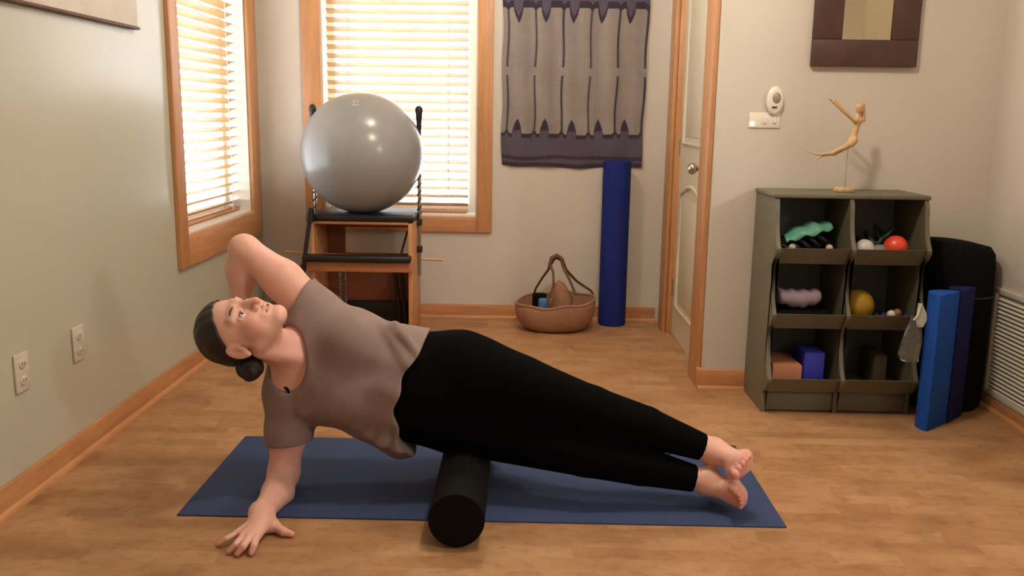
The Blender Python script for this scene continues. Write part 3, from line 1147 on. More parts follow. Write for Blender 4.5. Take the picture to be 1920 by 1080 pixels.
# ------------------------------------------------------------------ pilates chair with ball on top
t = thing('pilates_chair', 'wooden exercise chair with black padded seat standing below the back window', 'exercise chair', (-.81, 4.6, 0))
XA, XB = -1.058, -.548
for nm, x in (('left', XA), ('right', XB - .022)):
    b = new_bm(); bx(b, x, x + .022, 4.40, 4.74, 0, .592, .004)
    obj('side_panel', b, M['birch'], t, 40)
b = new_bm(); bx(b, XA - .008, XB + .006, 4.40, 4.76, .598, .632, .012, 3)
plabel(obj('seat', b, M['black'], t, 40), 'black vinyl seat pad')
b = new_bm(); bx(b, XA + .022, XB - .022, 4.40, 4.74, .584, .597, .002)
obj('seat_board', b, M['birch_x'], t, 40)
b = new_bm()      # back board with a window cut into it
bx(b, XA + .023, XB - .023, 4.705, 4.725, .05, .395, .002)
bx(b, XA + .023, XA + .115, 4.705, 4.725, .396, .583)
bx(b, XA + .115, XB - .023, 4.705, 4.725, .535, .583)
obj('back_board', b, M['ply_dark'], t, 40)
b = new_bm(); bx(b, XA - .024, XB + .002, 4.37, 4.399, .352, .402, .003)
obj('front_rail', b, M['birch_x'], t, 40)
b = new_bm(); bx(b, XA - .028, XB - .002, 4.335, 4.40, .403, .437, .012, 3)
plabel(obj('foot_pedal', b, M['black'], t, 40), 'black padded step bar')
b = new_bm(); bx(b, XA + .03, XB - .03, 4.68, 4.704, .02, .14, .004)
obj('lower_pedal', b, M['black'], t, 40)
# springs
for x, rr in ((XA + .115, .013), (XA + .145, .008)):
    b = new_bm(); pts = [(x + rr * math.cos(a * .9), 4.55 + rr * math.sin(a * .9), .345 - a * .0017) for a in range(0, 150)]
    tube(b, pts, .0024, 6)
    obj('spring', b, M['steel'], t, 60)
for x in (XB - .105, XB - .075):
    b = new_bm(); tube(b, [(x, 4.52, .35), (x + .02, 4.56, .03)], .011, 10)
    obj('pedal_arm', b, M['black'], t, 60)
b = new_bm(); tube(b, [(XB - .075, 4.48, .405), (XB - .05, 4.60, .53)], .006, 8)
plabel(obj('brace', b, M['steel'], t, 60), 'bright metal brace')
# left strap arm
b = new_bm()
tube(b, [(XA + .012, 4.385, .665), (XA + .008, 4.385, .60)], [.017, .021], 14)
tube(b, [(XA + .004, 4.385, .60), (XA - .016, 4.36, .43), (XA - .028, 4.36, .36)], .0105, 12)
tube(b, [(XA - .024, 4.36, .385), (XA - .034, 4.36, .325)], .0155, 12)
obj('strap_arm', b, M['black'], t, 50)
# two upright handles
for sx in (1, -1):
    x = XB + .012 if sx > 0 else XA - .014
    b = new_bm(); tube(b, [(x, 4.60, .30), (x, 4.60, 1.03)], .0085, 12)
    hp = obj('handle_pole', b, M['chrome'], t, 60)
    b = new_bm(); tube(b, [(x, 4.60, z) for z in (.99, 1.03, 1.10, 1.125, 1.14, 1.155, 1.165)], [.007, .011, .014, .0175, .0195, .017, .008], 14)
    obj('handle_grip', b, M['black'], hp, 60)
    for z in (.42, .56):
        b = new_bm(); bx(b, x - .014, x + .014, 4.582, 4.618, z, z + .035, .004)
        obj('pole_clamp', b, M['dark'], hp, 40)
    b = new_bm()
    tube(b, [(x + .0095 * math.cos(a), 4.60 + .0095 * math.sin(a), .62 + a * .0062) for a in np.linspace(0, 18 * PI, 110)], .0032, 6)
    obj('pole_cord', b, M['black'], hp, 60)
b = new_bm(); tube(b, [(-1.245, 4.63, .407), (-.42, 4.63, .377)], .0065, 10)
plabel(obj('dowel', b, M['dowel'], t, 60), 'thin pale wooden rod through both side panels')

BR = .306
t = thing('exercise_ball', 'large silver grey exercise ball resting on the exercise chair seat', 'ball', (-.818, 4.56, .632))
b = new_bm(); sphere(b, (-.818, 4.56, .632 + BR - .012), BR, (1.0, 1.0, .985), 64, 40)
k = N('silver_vinyl')
nz = k.noise(k.coord(), 4, 2)
k.l(k.ramp(nz.outputs['Fac'], [(.3, lin((142, 142, 141))), (.7, lin((148, 148, 147)))]), k.b.inputs['Base Color'])
k.b.inputs['Roughness'].default_value = .24
k.b.inputs['Metallic'].default_value = .0
ball = obj('ball_skin', b, k.m, t, 180)
ringm = mat('pale_print', (196, 198, 196), .4, .02)


def on_ball(a, e, r=BR + .001):       # a around z from the front, e elevation
    c = Vector((-.818, 4.56, .632 + BR - .012))
    return c + Vector((math.sin(a) * math.cos(e), -math.cos(a) * math.cos(e), math.sin(e) * .985)) * r


b = new_bm()
tube(b, [on_ball(.02 + .07 * math.cos(q), 1.0 + .040 * math.sin(q)) for q in np.linspace(0, 2 * PI, 20, endpoint=False)], .0030, 6, closed=True)
tube(b, [on_ball(.02 + .085 * math.cos(q), .93 + .05 * math.sin(q)) for q in np.linspace(PI * 1.1, PI * 1.9, 9)], .004, 6)
plabel(obj('valve_mark', b, ringm, t, 60), 'pale round emblem near the top')

# ------------------------------------------------------------------ tapestry
TX0, TX1, TZ0, TZ1 = -.126, .648, .862, 1.92
nu, nv = 230, 300
U = np.linspace(0, 1, nu); V = np.linspace(0, 1, nv)
uu, vv = np.meshgrid(U, V, indexing='ij')
zed = TZ0 + (TZ1 - TZ0) * vv
wob = .006 * np.sin(zed * 17 + uu * 5)
xx = TX0 + (TX1 - TX0) * uu * (1 - .018 * (1 - vv)) + wob * .6
sag = .012 * np.sin(uu * PI) * (1 - vv) ** 3 * -1 - .004 * np.sin(uu * 14) * (1 - vv) ** 2
yy = YB - .014 - .006 * np.sin(uu * 26 + np.sin(zed * 6) * .7) * (.4 + .6 * (1 - vv)) - .004 * np.sin(zed * 21 + uu * 9)
co = np.stack([xx, yy, zed + sag], -1).reshape(-1, 3)
col = np.zeros((nu, nv, 3)); base = np.array(lin((148, 138, 133))); band = np.array(lin((90, 82, 97))); dark = np.array(lin((62, 54, 66)))
rng = np.random.RandomState(3)
thr = 1 + .10 * (rng.rand(nu, 1, 1) - .5) + .06 * (rng.rand(1, nv, 1) - .5)
cells = 5.25
ph = (uu * cells + .80) % 1.0
ds = np.minimum(ph, 1 - ph)
d = np.abs(ph - .37)                                   # 0 in the middle of a motif
fade = .93 + .07 * np.sin(uu * 40 + zed * 3)
col[:] = base * fade[..., None]
stripe = (np.abs(ph - .0) < .028) | (np.abs(ph - 1) < .028)
gap = np.abs(zed - 1.36) < .022
shade = 1 - .45 * np.exp(-((np.minimum(ph, 1 - ph)) / .05) ** 2)
col *= np.where((~gap)[..., None], shade[..., None], 1)
col[stripe & ~gap] = dark * 1.15
low = 1.035 + .078 * np.sqrt(np.clip(1 - (d / .17) ** 2, 0, 1)) * (1 - .35 * (d / .17)) * (d < .17) + .022 * np.clip(1 - ds / .10, 0, 1)
m1 = zed < low
edge = (zed > low - .022 - .045 * np.clip(1 - d / .13, 0, 1)) & m1
col[m1] = band
col[edge] = dark
col[(zed < .925) & (np.abs(zed - .91 + .008 * np.sin(uu * 9)) < .010)] = dark * 1.2
col[zed < .882] = dark * 1.1
top = 1.685 - .078 * np.sqrt(np.clip(1 - (d / .17) ** 2, 0, 1)) * (1 - .35 * (d / .17)) * (d < .17) - .018 * np.clip(1 - ds / .10, 0, 1)
m2 = zed > top
col[m2] = band
col[m2 & (zed < top + .035)] = dark
col *= thr
t = thing('tapestry', 'grey woven tapestry with dark pointed bands hanging on the cream wall', 'tapestry', (.26, YB, TZ0))
me = bpy.data.meshes.new('cloth')
ii = np.arange(nu * nv).reshape(nu, nv)
fc = np.stack([ii[:-1, :-1], ii[1:, :-1], ii[1:, 1:], ii[:-1, 1:]], -1).reshape(-1, 4)
me.from_pydata((co - np.array((.26, YB, TZ0))).tolist(), [], fc.tolist())
me.polygons.foreach_set('use_smooth', np.ones(len(fc), bool))
at = me.color_attributes.new('tone', 'FLOAT_COLOR', 'POINT')
at.data.foreach_set('color', np.concatenate([np.clip(col, 0, 1).reshape(-1, 3), np.ones((nu * nv, 1))], 1).astype(np.float32).ravel())
me.materials.append(M['weave'])
o = bpy.data.objects.new('cloth', me); COL.objects.link(o); o.parent = t
md = o.modifiers.new('thick', 'SOLIDIFY'); md.thickness = .003
b = new_bm(); tube(b, [(TX0 - .03, YB - .02, TZ1 + .004), (TX1 + .03, YB - .02, TZ1 + .004)], .009, 10)
obj('hanging_rod', b, M['trim_x'], t, 60)

# ------------------------------------------------------------------ tall blue roller and basket by the wall
b = new_bm(); lathe(b, [(0, 0), (.070, 0), (.0745, .004), (.0745, .890), (.071, .894), (.062, .894), (.058, .892), (0, .892)], 48, (.496, 4.848, 0))
tag(obj('foam_roller', b, M['foam_navy'], smooth=40), 'tall blue foam roller standing upright below the tapestry', 'roller')

t = thing('basket', 'low woven basket with a twisted leather handle on the floor by the wall', 'basket', (.177, 4.69, 0))
b = new_bm()
prof = [(.0, .004), (.12, .0), (.165, .016), (.198, .05), (.212, .09), (.216, .125), (.213, .148), (.207, .150), (.204, .125), (.200, .09), (.184, .05), (.15, .02), (0, .014)]
lathe(b, prof, 56, (.177, 4.69, 0), 1, .68, cap=False)
for v_ in b.verts:
    dx = (v_.co.x - .177) / .21
    k_ = v_.co.z / .15
    v_.co.z += k_ * (.012 + .10 * (v_.co.y - 4.69) + .014 * dx - .012 * dx * dx * 0 + .006 * math.sin(dx * 7))
obj('basket_body', b, M['wicker'], t, 70)
b = new_bm()
tube(b, [(.177 + .211 * math.cos(a), 4.69 + .144 * math.sin(a), .162 + .10 * .144 * math.sin(a) + .014 * math.cos(a) + .006 * math.sin(7 * math.cos(a))) for a in np.linspace(0, 2 * PI, 48, endpoint=False)], .0065, 8, closed=True)
obj('rim', b, M['wicker'], t, 60)
for pts in ([(0.141, 4.57, 0.199), (0.162, 4.6, 0.258), (0.16, 4.65, 0.32), (0.143, 4.68, 0.352), (0.153, 4.685, 0.388), (0.178, 4.685, 0.403), (0.204, 4.685, 0.386), (0.216, 4.67, 0.337), (0.246, 4.62, 0.284), (0.278, 4.57, 0.215)],
            [(0.063, 4.8, 0.171), (0.074, 4.79, 0.206), (0.104, 4.76, 0.265), (0.136, 4.72, 0.319), (0.149, 4.7, 0.357), (0.16, 4.7, 0.383), (0.182, 4.7, 0.392), (0.208, 4.7, 0.375), (0.23, 4.72, 0.321), (0.294, 4.76, 0.251), (0.372, 4.79, 0.196), (0.388, 4.8, 0.171)]):
    b = new_bm(); tube(b, pts, ([.006, .006] + [.006, .0065, .010, .012, .012, .011, .008, .007, .006, .006])[:len(pts)] if len(pts) > 10 else [.006, .006, .0065, .010, .012, .012, .011, .008, .007, .006], 10)
    obj('handle', b, M['leather'], t, 60)
b = new_bm()
lathe(b, [(0, .0), (.055, .0), (.060, .06), (.052, .15), (.030, .225), (.0, .245)], 24, (.205, 4.66, .03), 1, .8)
for v_ in b.verts:
    v_.co.x += .012 * math.sin(v_.co.z * 40)
tag(obj('cloth_bag', b, mat('tan_cloth', (150, 108, 80), .9, .12, 30, .3, 120), smooth=60), 'tan cloth bundle poking up inside the woven basket', 'bag')
b = new_bm(); bx(b, .085, .135, 4.60, 4.66, .08, .18, .012, 3)
tag(obj('small_pouch', b, mat('blue_fabric', (70, 110, 160), .9, .1, 30, .2, 200), smooth=40), 'small blue pouch peeking out of the woven basket', 'pouch')
b = new_bm(); bx(b, .055, .13, 4.70, 4.76, .08, .19, .015, 3)
tag(obj('dark_pouch', b, M['black_cloth'], smooth=40), 'dark pouch lying behind the small blue one in the basket', 'pouch')

# ------------------------------------------------------------------ wall pieces
# framed mirror on the right
t = thing('mirror', 'square mirror in a wide dark walnut frame hung above the storage bins', 'mirror', (1.325, YW, 1.33))
fx0, fx1, fz0, fz1, fw = 1.119, 1.530, 1.332, 1.80, .103
for a in ((fx0, fx1, fz0, fz0 + fw), (fx0, fx1, fz1 - fw, fz1), (fx0, fx0 + fw + .01, fz0 + fw, fz1 - fw), (fx1 - fw - .002, fx1, fz0 + fw, fz1 - fw)):
    b = new_bm(); bx(b, a[0], a[1], YW - .028, YW - .002, a[2], a[3], .004)
    obj('frame_board', b, M['frame'], t, 40)
b = new_bm(); bx(b, fx0 + fw, fx1 - fw + .01, YW - .016, YW - .008, fz0 + fw - .006, fz1 - fw + .006)
obj('mirror_glass', b, M['mirror'], t)

# canvas top left
t = thing('canvas_picture', 'pale canvas picture with a dark lower edge on the left wall', 'picture', (XL, 3.0, 1.42))
b = new_bm(); bx(b, XL + .001, XL + .022, 2.35, 3.405, 1.424, 2.05, .003)
obj('canvas', b, M['canvas'], t, 40)
b = new_bm(); bx(b, XL + .001, XL + .026, 2.35, 3.415, 1.414, 1.4235, .002)
plabel(obj('lower_edge', b, M['leather'], t, 40), 'dark lower edge')

# switch plate, chime, outlets
t = thing('switch_plate', 'wide white wall plate with a glowing night light below the oval chime', 'switch', (.955, YW, 1.09))
b = new_bm(); bx(b, .893, 1.018, YW - .007, YW - .001, 1.090, 1.150, .003)
obj('plate', b, M['white'], t, 40)
for x in (.955, .995):
    b = new_bm(); bx(b, x - .007, x + .007, YW - .013, YW - .006, 1.108, 1.132, .002)
    obj('toggle', b, M['white'], t, 40)
b = new_bm(); sphere(b, (.905, YW - .009, 1.105), .0065, (1, .8, 1), 14, 10)
plabel(obj('night_light', b, emit_mat('night_light_glow', (255, 248, 236), 6), t, 180), 'glowing white dot')
t = thing('door_chime', 'oval white plug shaped device on the wall above the switch plate', 'device', (.99, YW, 1.15))
b = new_bm(); lathe(b, [(0, 0), (1, 0), (1, .55), (.93, .8), (.75, .95), (0, 1.0)], 36)
for v_ in b.verts:
    x, y, z = v_.co
    v_.co = (.990 + x * .034, YW - .001 - z * .026, 1.196 + y * .057)
obj('shell', b, M['white'], t, 50)
b = new_bm(); lathe(b, [(0, 0), (1, 0), (.9, .6), (0, 1.0)], 24)
for v_ in b.verts:
    x, y, z = v_.co
    v_.co = (.993 + x * .017, YW - .026 - z * .004, 1.207 + y * .022)
obj('lens', b, mat('grey_plastic', (150, 140, 124), .4, .05), t, 50)
b = new_bm(); bx(b, .976, .996, YW - .030, YW - .024, 1.168, 1.174, .001)
plabel(obj('slot', b, M['dark'], t), 'dark slot')

for y, lab in ((2.49, 'white wall plate on the left wall nearest the camera'), (2.826, 'white outlet on the left wall nearer the corner, in her shadow')):
    t = thing('wall_outlet', lab, 'outlet', (XL, y, .31), 'wall plates on the left wall')
    b = new_bm(); bx(b, XL + .0005, XL + .007, y - .036, y + .036, .316, .43, .0025)
    obj('plate', b, M['almond'], t, 40)
    for z in (.348, .398):
        b = new_bm(); lathe(b, [(0, 0), (.0165, 0), (.0165, .003), (.015, .004), (0, .004)], 20)
        for v_ in b.verts:
            v_.co = (XL + .0065 + v_.co.z, y + v_.co.x, z + v_.co.y * .85)
        s = obj('socket', b, M['almond'], t, 40)
        b = new_bm()
        for dy in (-.006, .006):
            bx(b, XL + .0100, XL + .0112, y + dy - .001, y + dy + .001, z - .003, z + .006)
        obj('slot', b, M['dark'], s)

# return air grille on the right wall
t = thing('air_grille', 'white louvred air grille low on the right wall', 'vent', (XR, 3.1, .055))
gy0, gy1, gz0, gz1 = 2.62, 3.515, .056, .488
for a in ((gy0, gy1, gz0, gz0 + .022), (gy0, gy1, gz1 - .022, gz1), (gy0, gy0 + .022, gz0 + .022, gz1 - .022), (gy1 - .022, gy1, gz0 + .022, gz1 - .022)):
    b = new_bm(); bx(b, XR - .012, XR - .0005, a[0], a[1], a[2], a[3], .002)
    obj('grille_frame', b, M['grille'], t, 40)
b = new_bm(); bx(b, XR - .002, XR - .0003, gy0 + .02, gy1 - .02, gz0 + .02, gz1 - .02)
obj('backing', b, mat('grey_backing', (186, 178, 162), .8), t)
sl_me = None
zz_ = gz0 + .030
while zz_ < gz1 - .028:
    if sl_me is None:
        bm = new_bm(); bx(bm, -.0085, .0015, gy0 + .022, gy1 - .022, -.0012, .0012)
        bmesh.ops.rotate(bm, verts=bm.verts[:], cent=(0, 0, 0), matrix=Matrix.Rotation(math.radians(-38), 3, 'Y'))
        bmesh.ops.translate(bm, verts=bm.verts[:], vec=(0, -3.1, 0))
        sl_me = bpy.data.meshes.new('louvre'); bm.to_mesh(sl_me); bm.free(); sl_me.materials.append(M['grille'])
    o = bpy.data.objects.new('louvre', sl_me); COL.objects.link(o); o.parent = t
    o.location = (-.0045, 0, zz_ - .055)
    zz_ += .0165

# ------------------------------------------------------------------ storage bins
CX0, CX1, CYB, CZ = .940, 1.512, YW - .016, .848
YF = 3.372
t = thing('storage_bins', 'olive grey wooden storage unit with six scalloped open bins', 'shelf', (1.226, 3.5, 0))
tiers = [(.848, .655, 0), (.585, .405, 1), (.330, .152, 2)]      # (top of opening, lip edge)


def side_prof():
    pts = [(CYB, 0), (CYB, CZ - .012), (YF + .004, CZ - .012)]
    for i, (zt, zl, _) in enumerate(tiers):
        z_hi = CZ - .012 if i == 0 else zt + .012
        n = 8
        for j in range(1, n + 1):
            s = j / n
            z = z_hi + (zl - z_hi) * s
            # swells out, pinches in, sweeps forward to the lip
            fwd = .004 + .012 * math.sin(PI * min(1, s * 1.25)) - .0 + .062 * max(0, (s - .35) / .65) ** 1.6
            pts.append((YF - fwd, z))
        pts.append((YF - .066, zl - .012))
        pts.append((YF - .050, zl - .035))
        pts.append((YF - .018, zl - .060))
    pts.append((YF, .085))
    pts.append((YF, 0))
    return pts


sp = side_prof()
xm = (CX0 + CX1) / 2
for nm, x in (('side_panel', CX0), ('side_panel', CX1 - .016), ('divider', xm - .008)):
    b = new_bm(); prism(b, sp, 'x', x, x + .016)
    bmesh.ops.triangulate(b, faces=[f_ for f_ in b.faces if len(f_.verts) > 4])
    obj(nm, b, M['cab'], t, 35)
b = new_bm(); bx(b, CX0 - .006, CX1 + .006, YF - .004, CYB, CZ - .0115, CZ + .004, .004)
obj('top_board', b, M['cab'], t, 40)
b = new_bm(); bx(b, CX0 + .0165, CX1 - .0165, CYB - .012, CYB - .001, .03, CZ - .013)
obj('back_board', b, mat('grey_back_board', (96, 98, 98), .6, .05), t)
for (xa, xb) in ((CX0 + .0165, xm - .0085), (xm + .0085, CX1 - .0165)):
    for zt, zl, i in tiers:
        b = new_bm(); bx(b, xa, xb, YF - .012, CYB - .0125, zl - .058, zl - .048)
        obj('bin_floor', b, M['cab'], t)
        b = new_bm()
        prism(b, [(YF - .062, zl), (YF - .052, zl), (YF - .004, zl - .064), (YF - .014, zl - .064)], 'x', xa, xb)
        obj('bin_lip', b, M['cab'], t, 40)
    b = new_bm(); bx(b, xa, xb, YF + .010, YF + .022, .006, .095, .002)
    obj('kick_panel', b, M['cab'], t, 40)


def bmat(nm, rgb, rough=.5):
    return mat(nm, rgb, rough, .08, 20)


def ballthing(name, label, c, r, m, group=None, cat='ball'):
    bm = new_bm(); sphere(bm, c, r, u=28, v=18)
    return tag(obj(name, bm, m, smooth=180), label, cat, group)


fl1, fl2, fl3 = .655 - .048, .405 - .048, .152 - .048
# upper left bin: green stretch bands over dark ones
b = new_bm()
pts = [(1.0 + .20 * s, 3.50 - .03 * math.sin(s * 5), fl1 + .095 + .02 * math.sin(s * 6)) for s in np.linspace(0, 1, 14)]
for i, p_ in enumerate(pts):
    pass
rows = []
for s in np.linspace(0, 1, 22):
    row = []
    for q in np.linspace(0, 1, 9):
        x = 1.0 + .175 * s
        y = 3.40 + .11 * q + .01 * math.sin(s * 7)
        z = fl1 + .058 + .058 * s * (1 - .3 * q) + .045 * math.sin(q * PI) * (.5 + .5 * math.sin(s * 3.1)) + .006 * math.sin(s * 19 + q * 7)
        row.append(b.verts.new((x, y, z)))
    rows.append(row)
for r0, r1 in zip(rows[:-1], rows[1:]):
    for k_ in range(8):
        b.faces.new((r0[k_], r0[k_ + 1], r1[k_ + 1], r1[k_]))
o = tag(obj('stretch_band', b, bmat('sea_green_latex', (86, 150, 124), .45), smooth=60), 'crumpled sea green stretch band in the upper left bin', 'band')
md = o.modifiers.new('thick', 'SOLIDIFY'); md.thickness = .006
b = new_bm()
for i in range(5):
    a = [(1.015 + .034 * i + .033 * math.cos(q), 3.46 + .03 * math.sin(q), fl1 + .030 + .03 * i * .3 + .014 * math.sin(q * 2)) for q in np.linspace(0, 2 * PI, 18, endpoint=False)]
    tube(b, a, .010, 8, closed=True)
tag(obj('resistance_tubing', b, M['black'], smooth=60), 'tangled black exercise tubing under the sea green band', 'tubing')
for x, lab in ((1.015, 'small beige massage ball at the left end of the upper left bin'), (1.155, 'small beige massage ball at the right end of the upper left bin')):
    ballthing('massage_ball', lab, (x, 3.372, fl1 + .0435), .014, bmat('beige_rubber', (176, 160, 140)), 'small balls in the upper left bin')
# upper right bin
ballthing('white_ball', 'small white ball in the upper right bin', (1.292, 3.385, fl1 + .041), .0365, bmat('white_rubber', (206, 200, 192), .35))
ballthing('red_ball', 'bright orange red ball in the upper right bin', (1.408, 3.385, fl1 + .049), .0445, bmat('red_rubber', (226, 74, 48), .3))
b = new_bm(); sphere(b, (1.348, 3.385, fl1 + .033), .026, (1.2, 1, 1))
tag(obj('grey_ball', b, bmat('grey_green_rubber', (106, 116, 110)), smooth=180), 'grey green ball between the white and the red ball', 'ball')
b = new_bm()
for i in range(4):
    tube(b, [(1.30 + .035 * i + .03 * math.cos(q), 3.50 + .04 * math.sin(q), fl1 + .03 + .02 * i + .02 * math.sin(q * 2 + i)) for q in np.linspace(0, 2 * PI, 18, endpoint=False)], .009, 8, closed=True)
tag(obj('coiled_band', b, mat('dark_green_latex', (34, 48, 42), .5), smooth=60), 'dark coiled band behind the balls in the upper right bin', 'band')
# middle left bin: lilac towel roll over black pouch
b = new_bm()
rows = []
for s in np.linspace(0, 1, 20):
    row = []
    for q in np.linspace(0, 2 * PI, 16, endpoint=False):
        row.append(b.verts.new((.985 + .16 * s, 3.42 + (.040 + .006 * math.sin(s * 17)) * math.cos(q), fl2 + .100 + (.026 + .010 * math.sin(s * PI) + .004 * math.sin(s * 23)) * math.sin(q) - .012 * math.sin(s * PI))))
    rows.append(row)
for r0, r1 in zip(rows[:-1], rows[1:]):
    for k_ in range(16):
        b.faces.new((r0[k_], r0[(k_ + 1) % 16], r1[(k_ + 1) % 16], r1[k_]))
b.faces.new(rows[0][::-1]); b.faces.new(rows[-1])
tag(obj('folded_towel', b, bmat('lilac_towel', (142, 122, 132), .9), smooth=60), 'lilac towel roll lying in the middle left bin', 'towel')
b = new_bm(); bx(b, .975, 1.19, 3.385, 3.55, fl2 + .001, fl2 + .048, .014, 3)
tag(obj('black_pouch', b, M['black_cloth'], smooth=40), 'black pouch under the lilac towel', 'pouch')
# middle right bin
ballthing('yellow_ball', 'mustard yellow ball in the middle right bin', (1.299, 3.425, fl2 + .064), .062, bmat('mustard_rubber', (168, 132, 30), .5))
b = new_bm()
for i in range(3):
    tube(b, [(1.395 + .03 * i + .03 * math.cos(q), 3.41 + .018 * math.sin(q), fl2 + .022 + .008 * math.sin(q * 3 + i)) for q in np.linspace(0, 2 * PI, 18, endpoint=False)], .010, 8, closed=True)
tag(obj('blue_strap', b, mat('indigo_webbing', (46, 42, 110), .8), smooth=60), 'indigo strap coiled beside the mustard ball', 'strap')
ballthing('white_spiky_ball', 'tiny white ball at the right of the middle right bin', (1.402, 3.352, fl2 + .047), .0155, bmat('ivory_rubber', (226, 220, 204)))
ballthing('brown_ball', 'tiny brown ball beside the tiny white one', (1.428, 3.36, fl2 + .050), .0165, bmat('cork_brown', (140, 92, 60)))
# lower left bin
b = new_bm(); bx(b, .972, 1.085, 3.36, 3.56, fl3 + .001, fl3 + .090, .004)
tag(obj('cork_block', b, bmat('cork_block', (172, 112, 82), .8), smooth=40), 'brown cork yoga block in the lower left bin', 'block')
b = new_bm(); bx(b, 1.098, 1.178, 3.385, 3.53, fl3 + .001, fl3 + .135, .005)
tag(obj('blue_block', b, bmat('royal_foam', (50, 50, 170), .7), smooth=40), 'royal blue foam block upright in the lower left bin', 'block')
# lower right bin
b = new_bm(); bx(b, 1.245, 1.275, 3.42, 3.58, fl3 + .001, fl3 + .155, .004)
tag(obj('grey_block', b, bmat('charcoal_foam', (52, 48, 58), .8), smooth=40), 'thin charcoal block beside the divider in the lower right bin', 'block')
b = new_bm(); bx(b, 1.375, 1.425, 3.40, 3.55, fl3 + .001, fl3 + .125, .004)
tag(obj('olive_block', b, bmat('olive_foam', (70, 58, 38), .8), smooth=40), 'dull olive block at the right of the lower right bin', 'block')

# plastic bag hanging at the right end of the bins
t = thing('plastic_bag', 'clear plastic bag with a pale tag hanging from the right corner of the bins', 'bag', (1.44, 3.225, .252))
b = new_bm()
lathe(b, [(.006, .17), (.012, .150), (.030, .125), (.036, .07), (.040, .03), (.030, .004), (0, 0)], 20, (1.432, 3.225, .252), 1, .55)
for v_ in b.verts:
    v_.co.x += .005 * math.sin(v_.co.z * 90 + v_.co.y * 60); v_.co.y += .004 * math.sin(v_.co.x * 150)
obj('bag_body', b, clear_plastic(), t, 80)
b = new_bm()
prism(b, [(1.442, .410), (1.448, .384), (1.470, .384), (1.482, .412), (1.478, .436), (1.458, .473), (1.446, .473)], 'y', 3.226, 3.232)
plabel(obj('paper_tag', b, bmat('pale_tag', (196, 198, 184), .6), t), 'pale paper tag')
b = new_bm(); tube(b, [(1.432, 3.225, .41), (1.446, 3.222, .43), (1.454, 3.224, .47)], .003, 8)
obj('hang_cord', b, M['white'], t, 60)

# ------------------------------------------------------------------ foam shapes to the right of the bins
def half_round(name, label, cx, cy, r, hgt, ang, m, group, lean=0):
    bm = new_bm()
    pts = []
    for i in range(25):
        a = PI * i / 24
        pts.append((r * math.cos(a), r * math.sin(a)))
    # flat side on local -y
    rot = Matrix.Rotation(ang, 2)
    pts = [tuple(rot @ Vector(p_)) for p_ in pts]
    prism(bm, [(cx + p_[0], cy + p_[1]) for p_ in pts], 'z', 0, hgt)
    es = [e for e in bm.edges if abs(e.verts[0].co.z - e.verts[1].co.z) < 1e-6]
    bmesh.ops.bevel(bm, geom=es, offset=.004, segments=2, affect='EDGES', profile=.5)
    return tag(obj(name, bm, m, smooth=40), label, 'roller', group)


half_round('half_roller', 'bright blue half round foam roller standing nearest, beside the bins', 1.557, 3.225, .074, .512, math.radians(40), M['foam_blue'], 'half rollers beside the bins')
half_round('half_roller', 'darker navy half round foam roller standing behind the bright blue one', 1.668, 3.319, .068, .512, math.radians(44), M['foam_dark'], 'half rollers beside the bins')
t = thing('rolled_mat', 'thick black rolled mat standing in the corner behind the blue half rollers', 'mat', (1.715, 3.53, 0))
b = new_bm()
lathe(b, [(0, 0), (.135, 0), (.146, .012), (.150, .05), (.150, .60), (.144, .655), (.125, .680), (.06, .688), (0, .689)], 40, (1.710, 3.53, 0), .97, .88)
for v_ in b.verts:
    if v_.co.z > .5:
        v_.co.z -= (v_.co.x - 1.715) * .12 + .02
obj('roll', b, M['black_cloth'], t, 50)
b = new_bm()
tube(b, [(1.710 + .148 * math.cos(a), 3.53 + .1345 * math.sin(a), .46) for a in np.linspace(0, 2 * PI, 36, endpoint=False)], .004, 6, closed=True)
obj('strap', b, M['black'], t, 60)

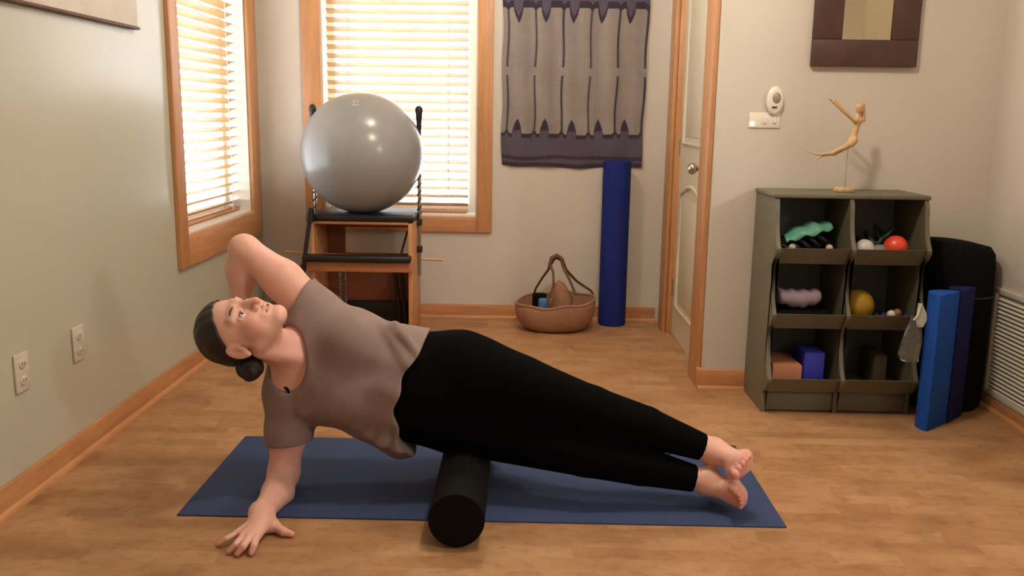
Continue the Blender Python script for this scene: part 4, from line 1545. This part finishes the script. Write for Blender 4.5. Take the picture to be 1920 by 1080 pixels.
# ------------------------------------------------------------------ carved figure on a wire stand
t = thing('figurine', 'small carved wooden flying lady on a wire stand on top of the bins', 'figurine', (1.235, 3.50, .852))
g = Grid(np.arange(1.05, 1.36, .0019), np.arange(3.43, 3.57, .0019), np.arange(.96, 1.24, .0019))
g.apply([
    rc((1.268, 3.5, 1.174), (1.271, 3.5, 1.164), .014, .013, .004),
    rc((1.283, 3.51, 1.181), (1.292, 3.51, 1.127), .010, .008, .006),
    rc((1.268, 3.5, 1.148), (1.264, 3.5, 1.128), .006, .007, .004),
    rc((1.255, 3.49, 1.124), (1.278, 3.51, 1.121), .010, .010, .006),
    rc((1.267, 3.5, 1.12), (1.26, 3.5, 1.084), .013, .010, .008),
    rc((1.26, 3.5, 1.084), (1.254, 3.5, 1.052), .010, .0155, .008),
    rc((1.252, 3.493, 1.048), (1.238, 3.49, 1.034), .0150, .012, .008),
    rc((1.261, 3.507, 1.048), (1.249, 3.51, 1.036), .0140, .011, .008),
    rc((1.246, 3.49, 1.036), (1.174, 3.485, 1.001), .0105, .0068, .006),
    rc((1.174, 3.485, 1.001), (1.124, 3.485, 0.994), .0068, .0042, .005),
    rc((1.124, 3.485, 0.994), (1.068, 3.485, 1.007), .0038, .0022, .004),
    rc((1.256, 3.508, 1.036), (1.194, 3.512, 0.998), .0100, .0066, .006),
    rc((1.194, 3.512, 0.998), (1.145, 3.512, 0.989), .0066, .0042, .005),
    rc((1.145, 3.512, 0.989), (1.126, 3.512, 0.975), .0045, .0028, .004),
    rc((1.25, 3.488, 1.122), (1.204, 3.475, 1.155), .0062, .0052, .005),
    rc((1.204, 3.475, 1.155), (1.143, 3.465, 1.202), .0052, .0032, .004),
    rc((1.265, 3.512, 1.122), (1.213, 3.52, 1.164), .0058, .0050, .005),
    rc((1.213, 3.52, 1.164), (1.183, 3.525, 1.201), .0050, .0030, .004),
])
mesh_from(g, 'carved_body', M['figwood'], t)
b = new_bm(); tube(b, [(1.238, 3.50, .860), (1.239, 3.50, 1.022)], .0016, 8)
obj('wire', b, M['chrome'], t, 60)
b = new_bm(); lathe(b, [(0, 0), (.036, 0), (.040, .004), (.039, .014), (.034, .018), (0, .018)], 28, (1.236, 3.50, .852), 1, .7)
obj('base', b, M['figwood'], t, 40)
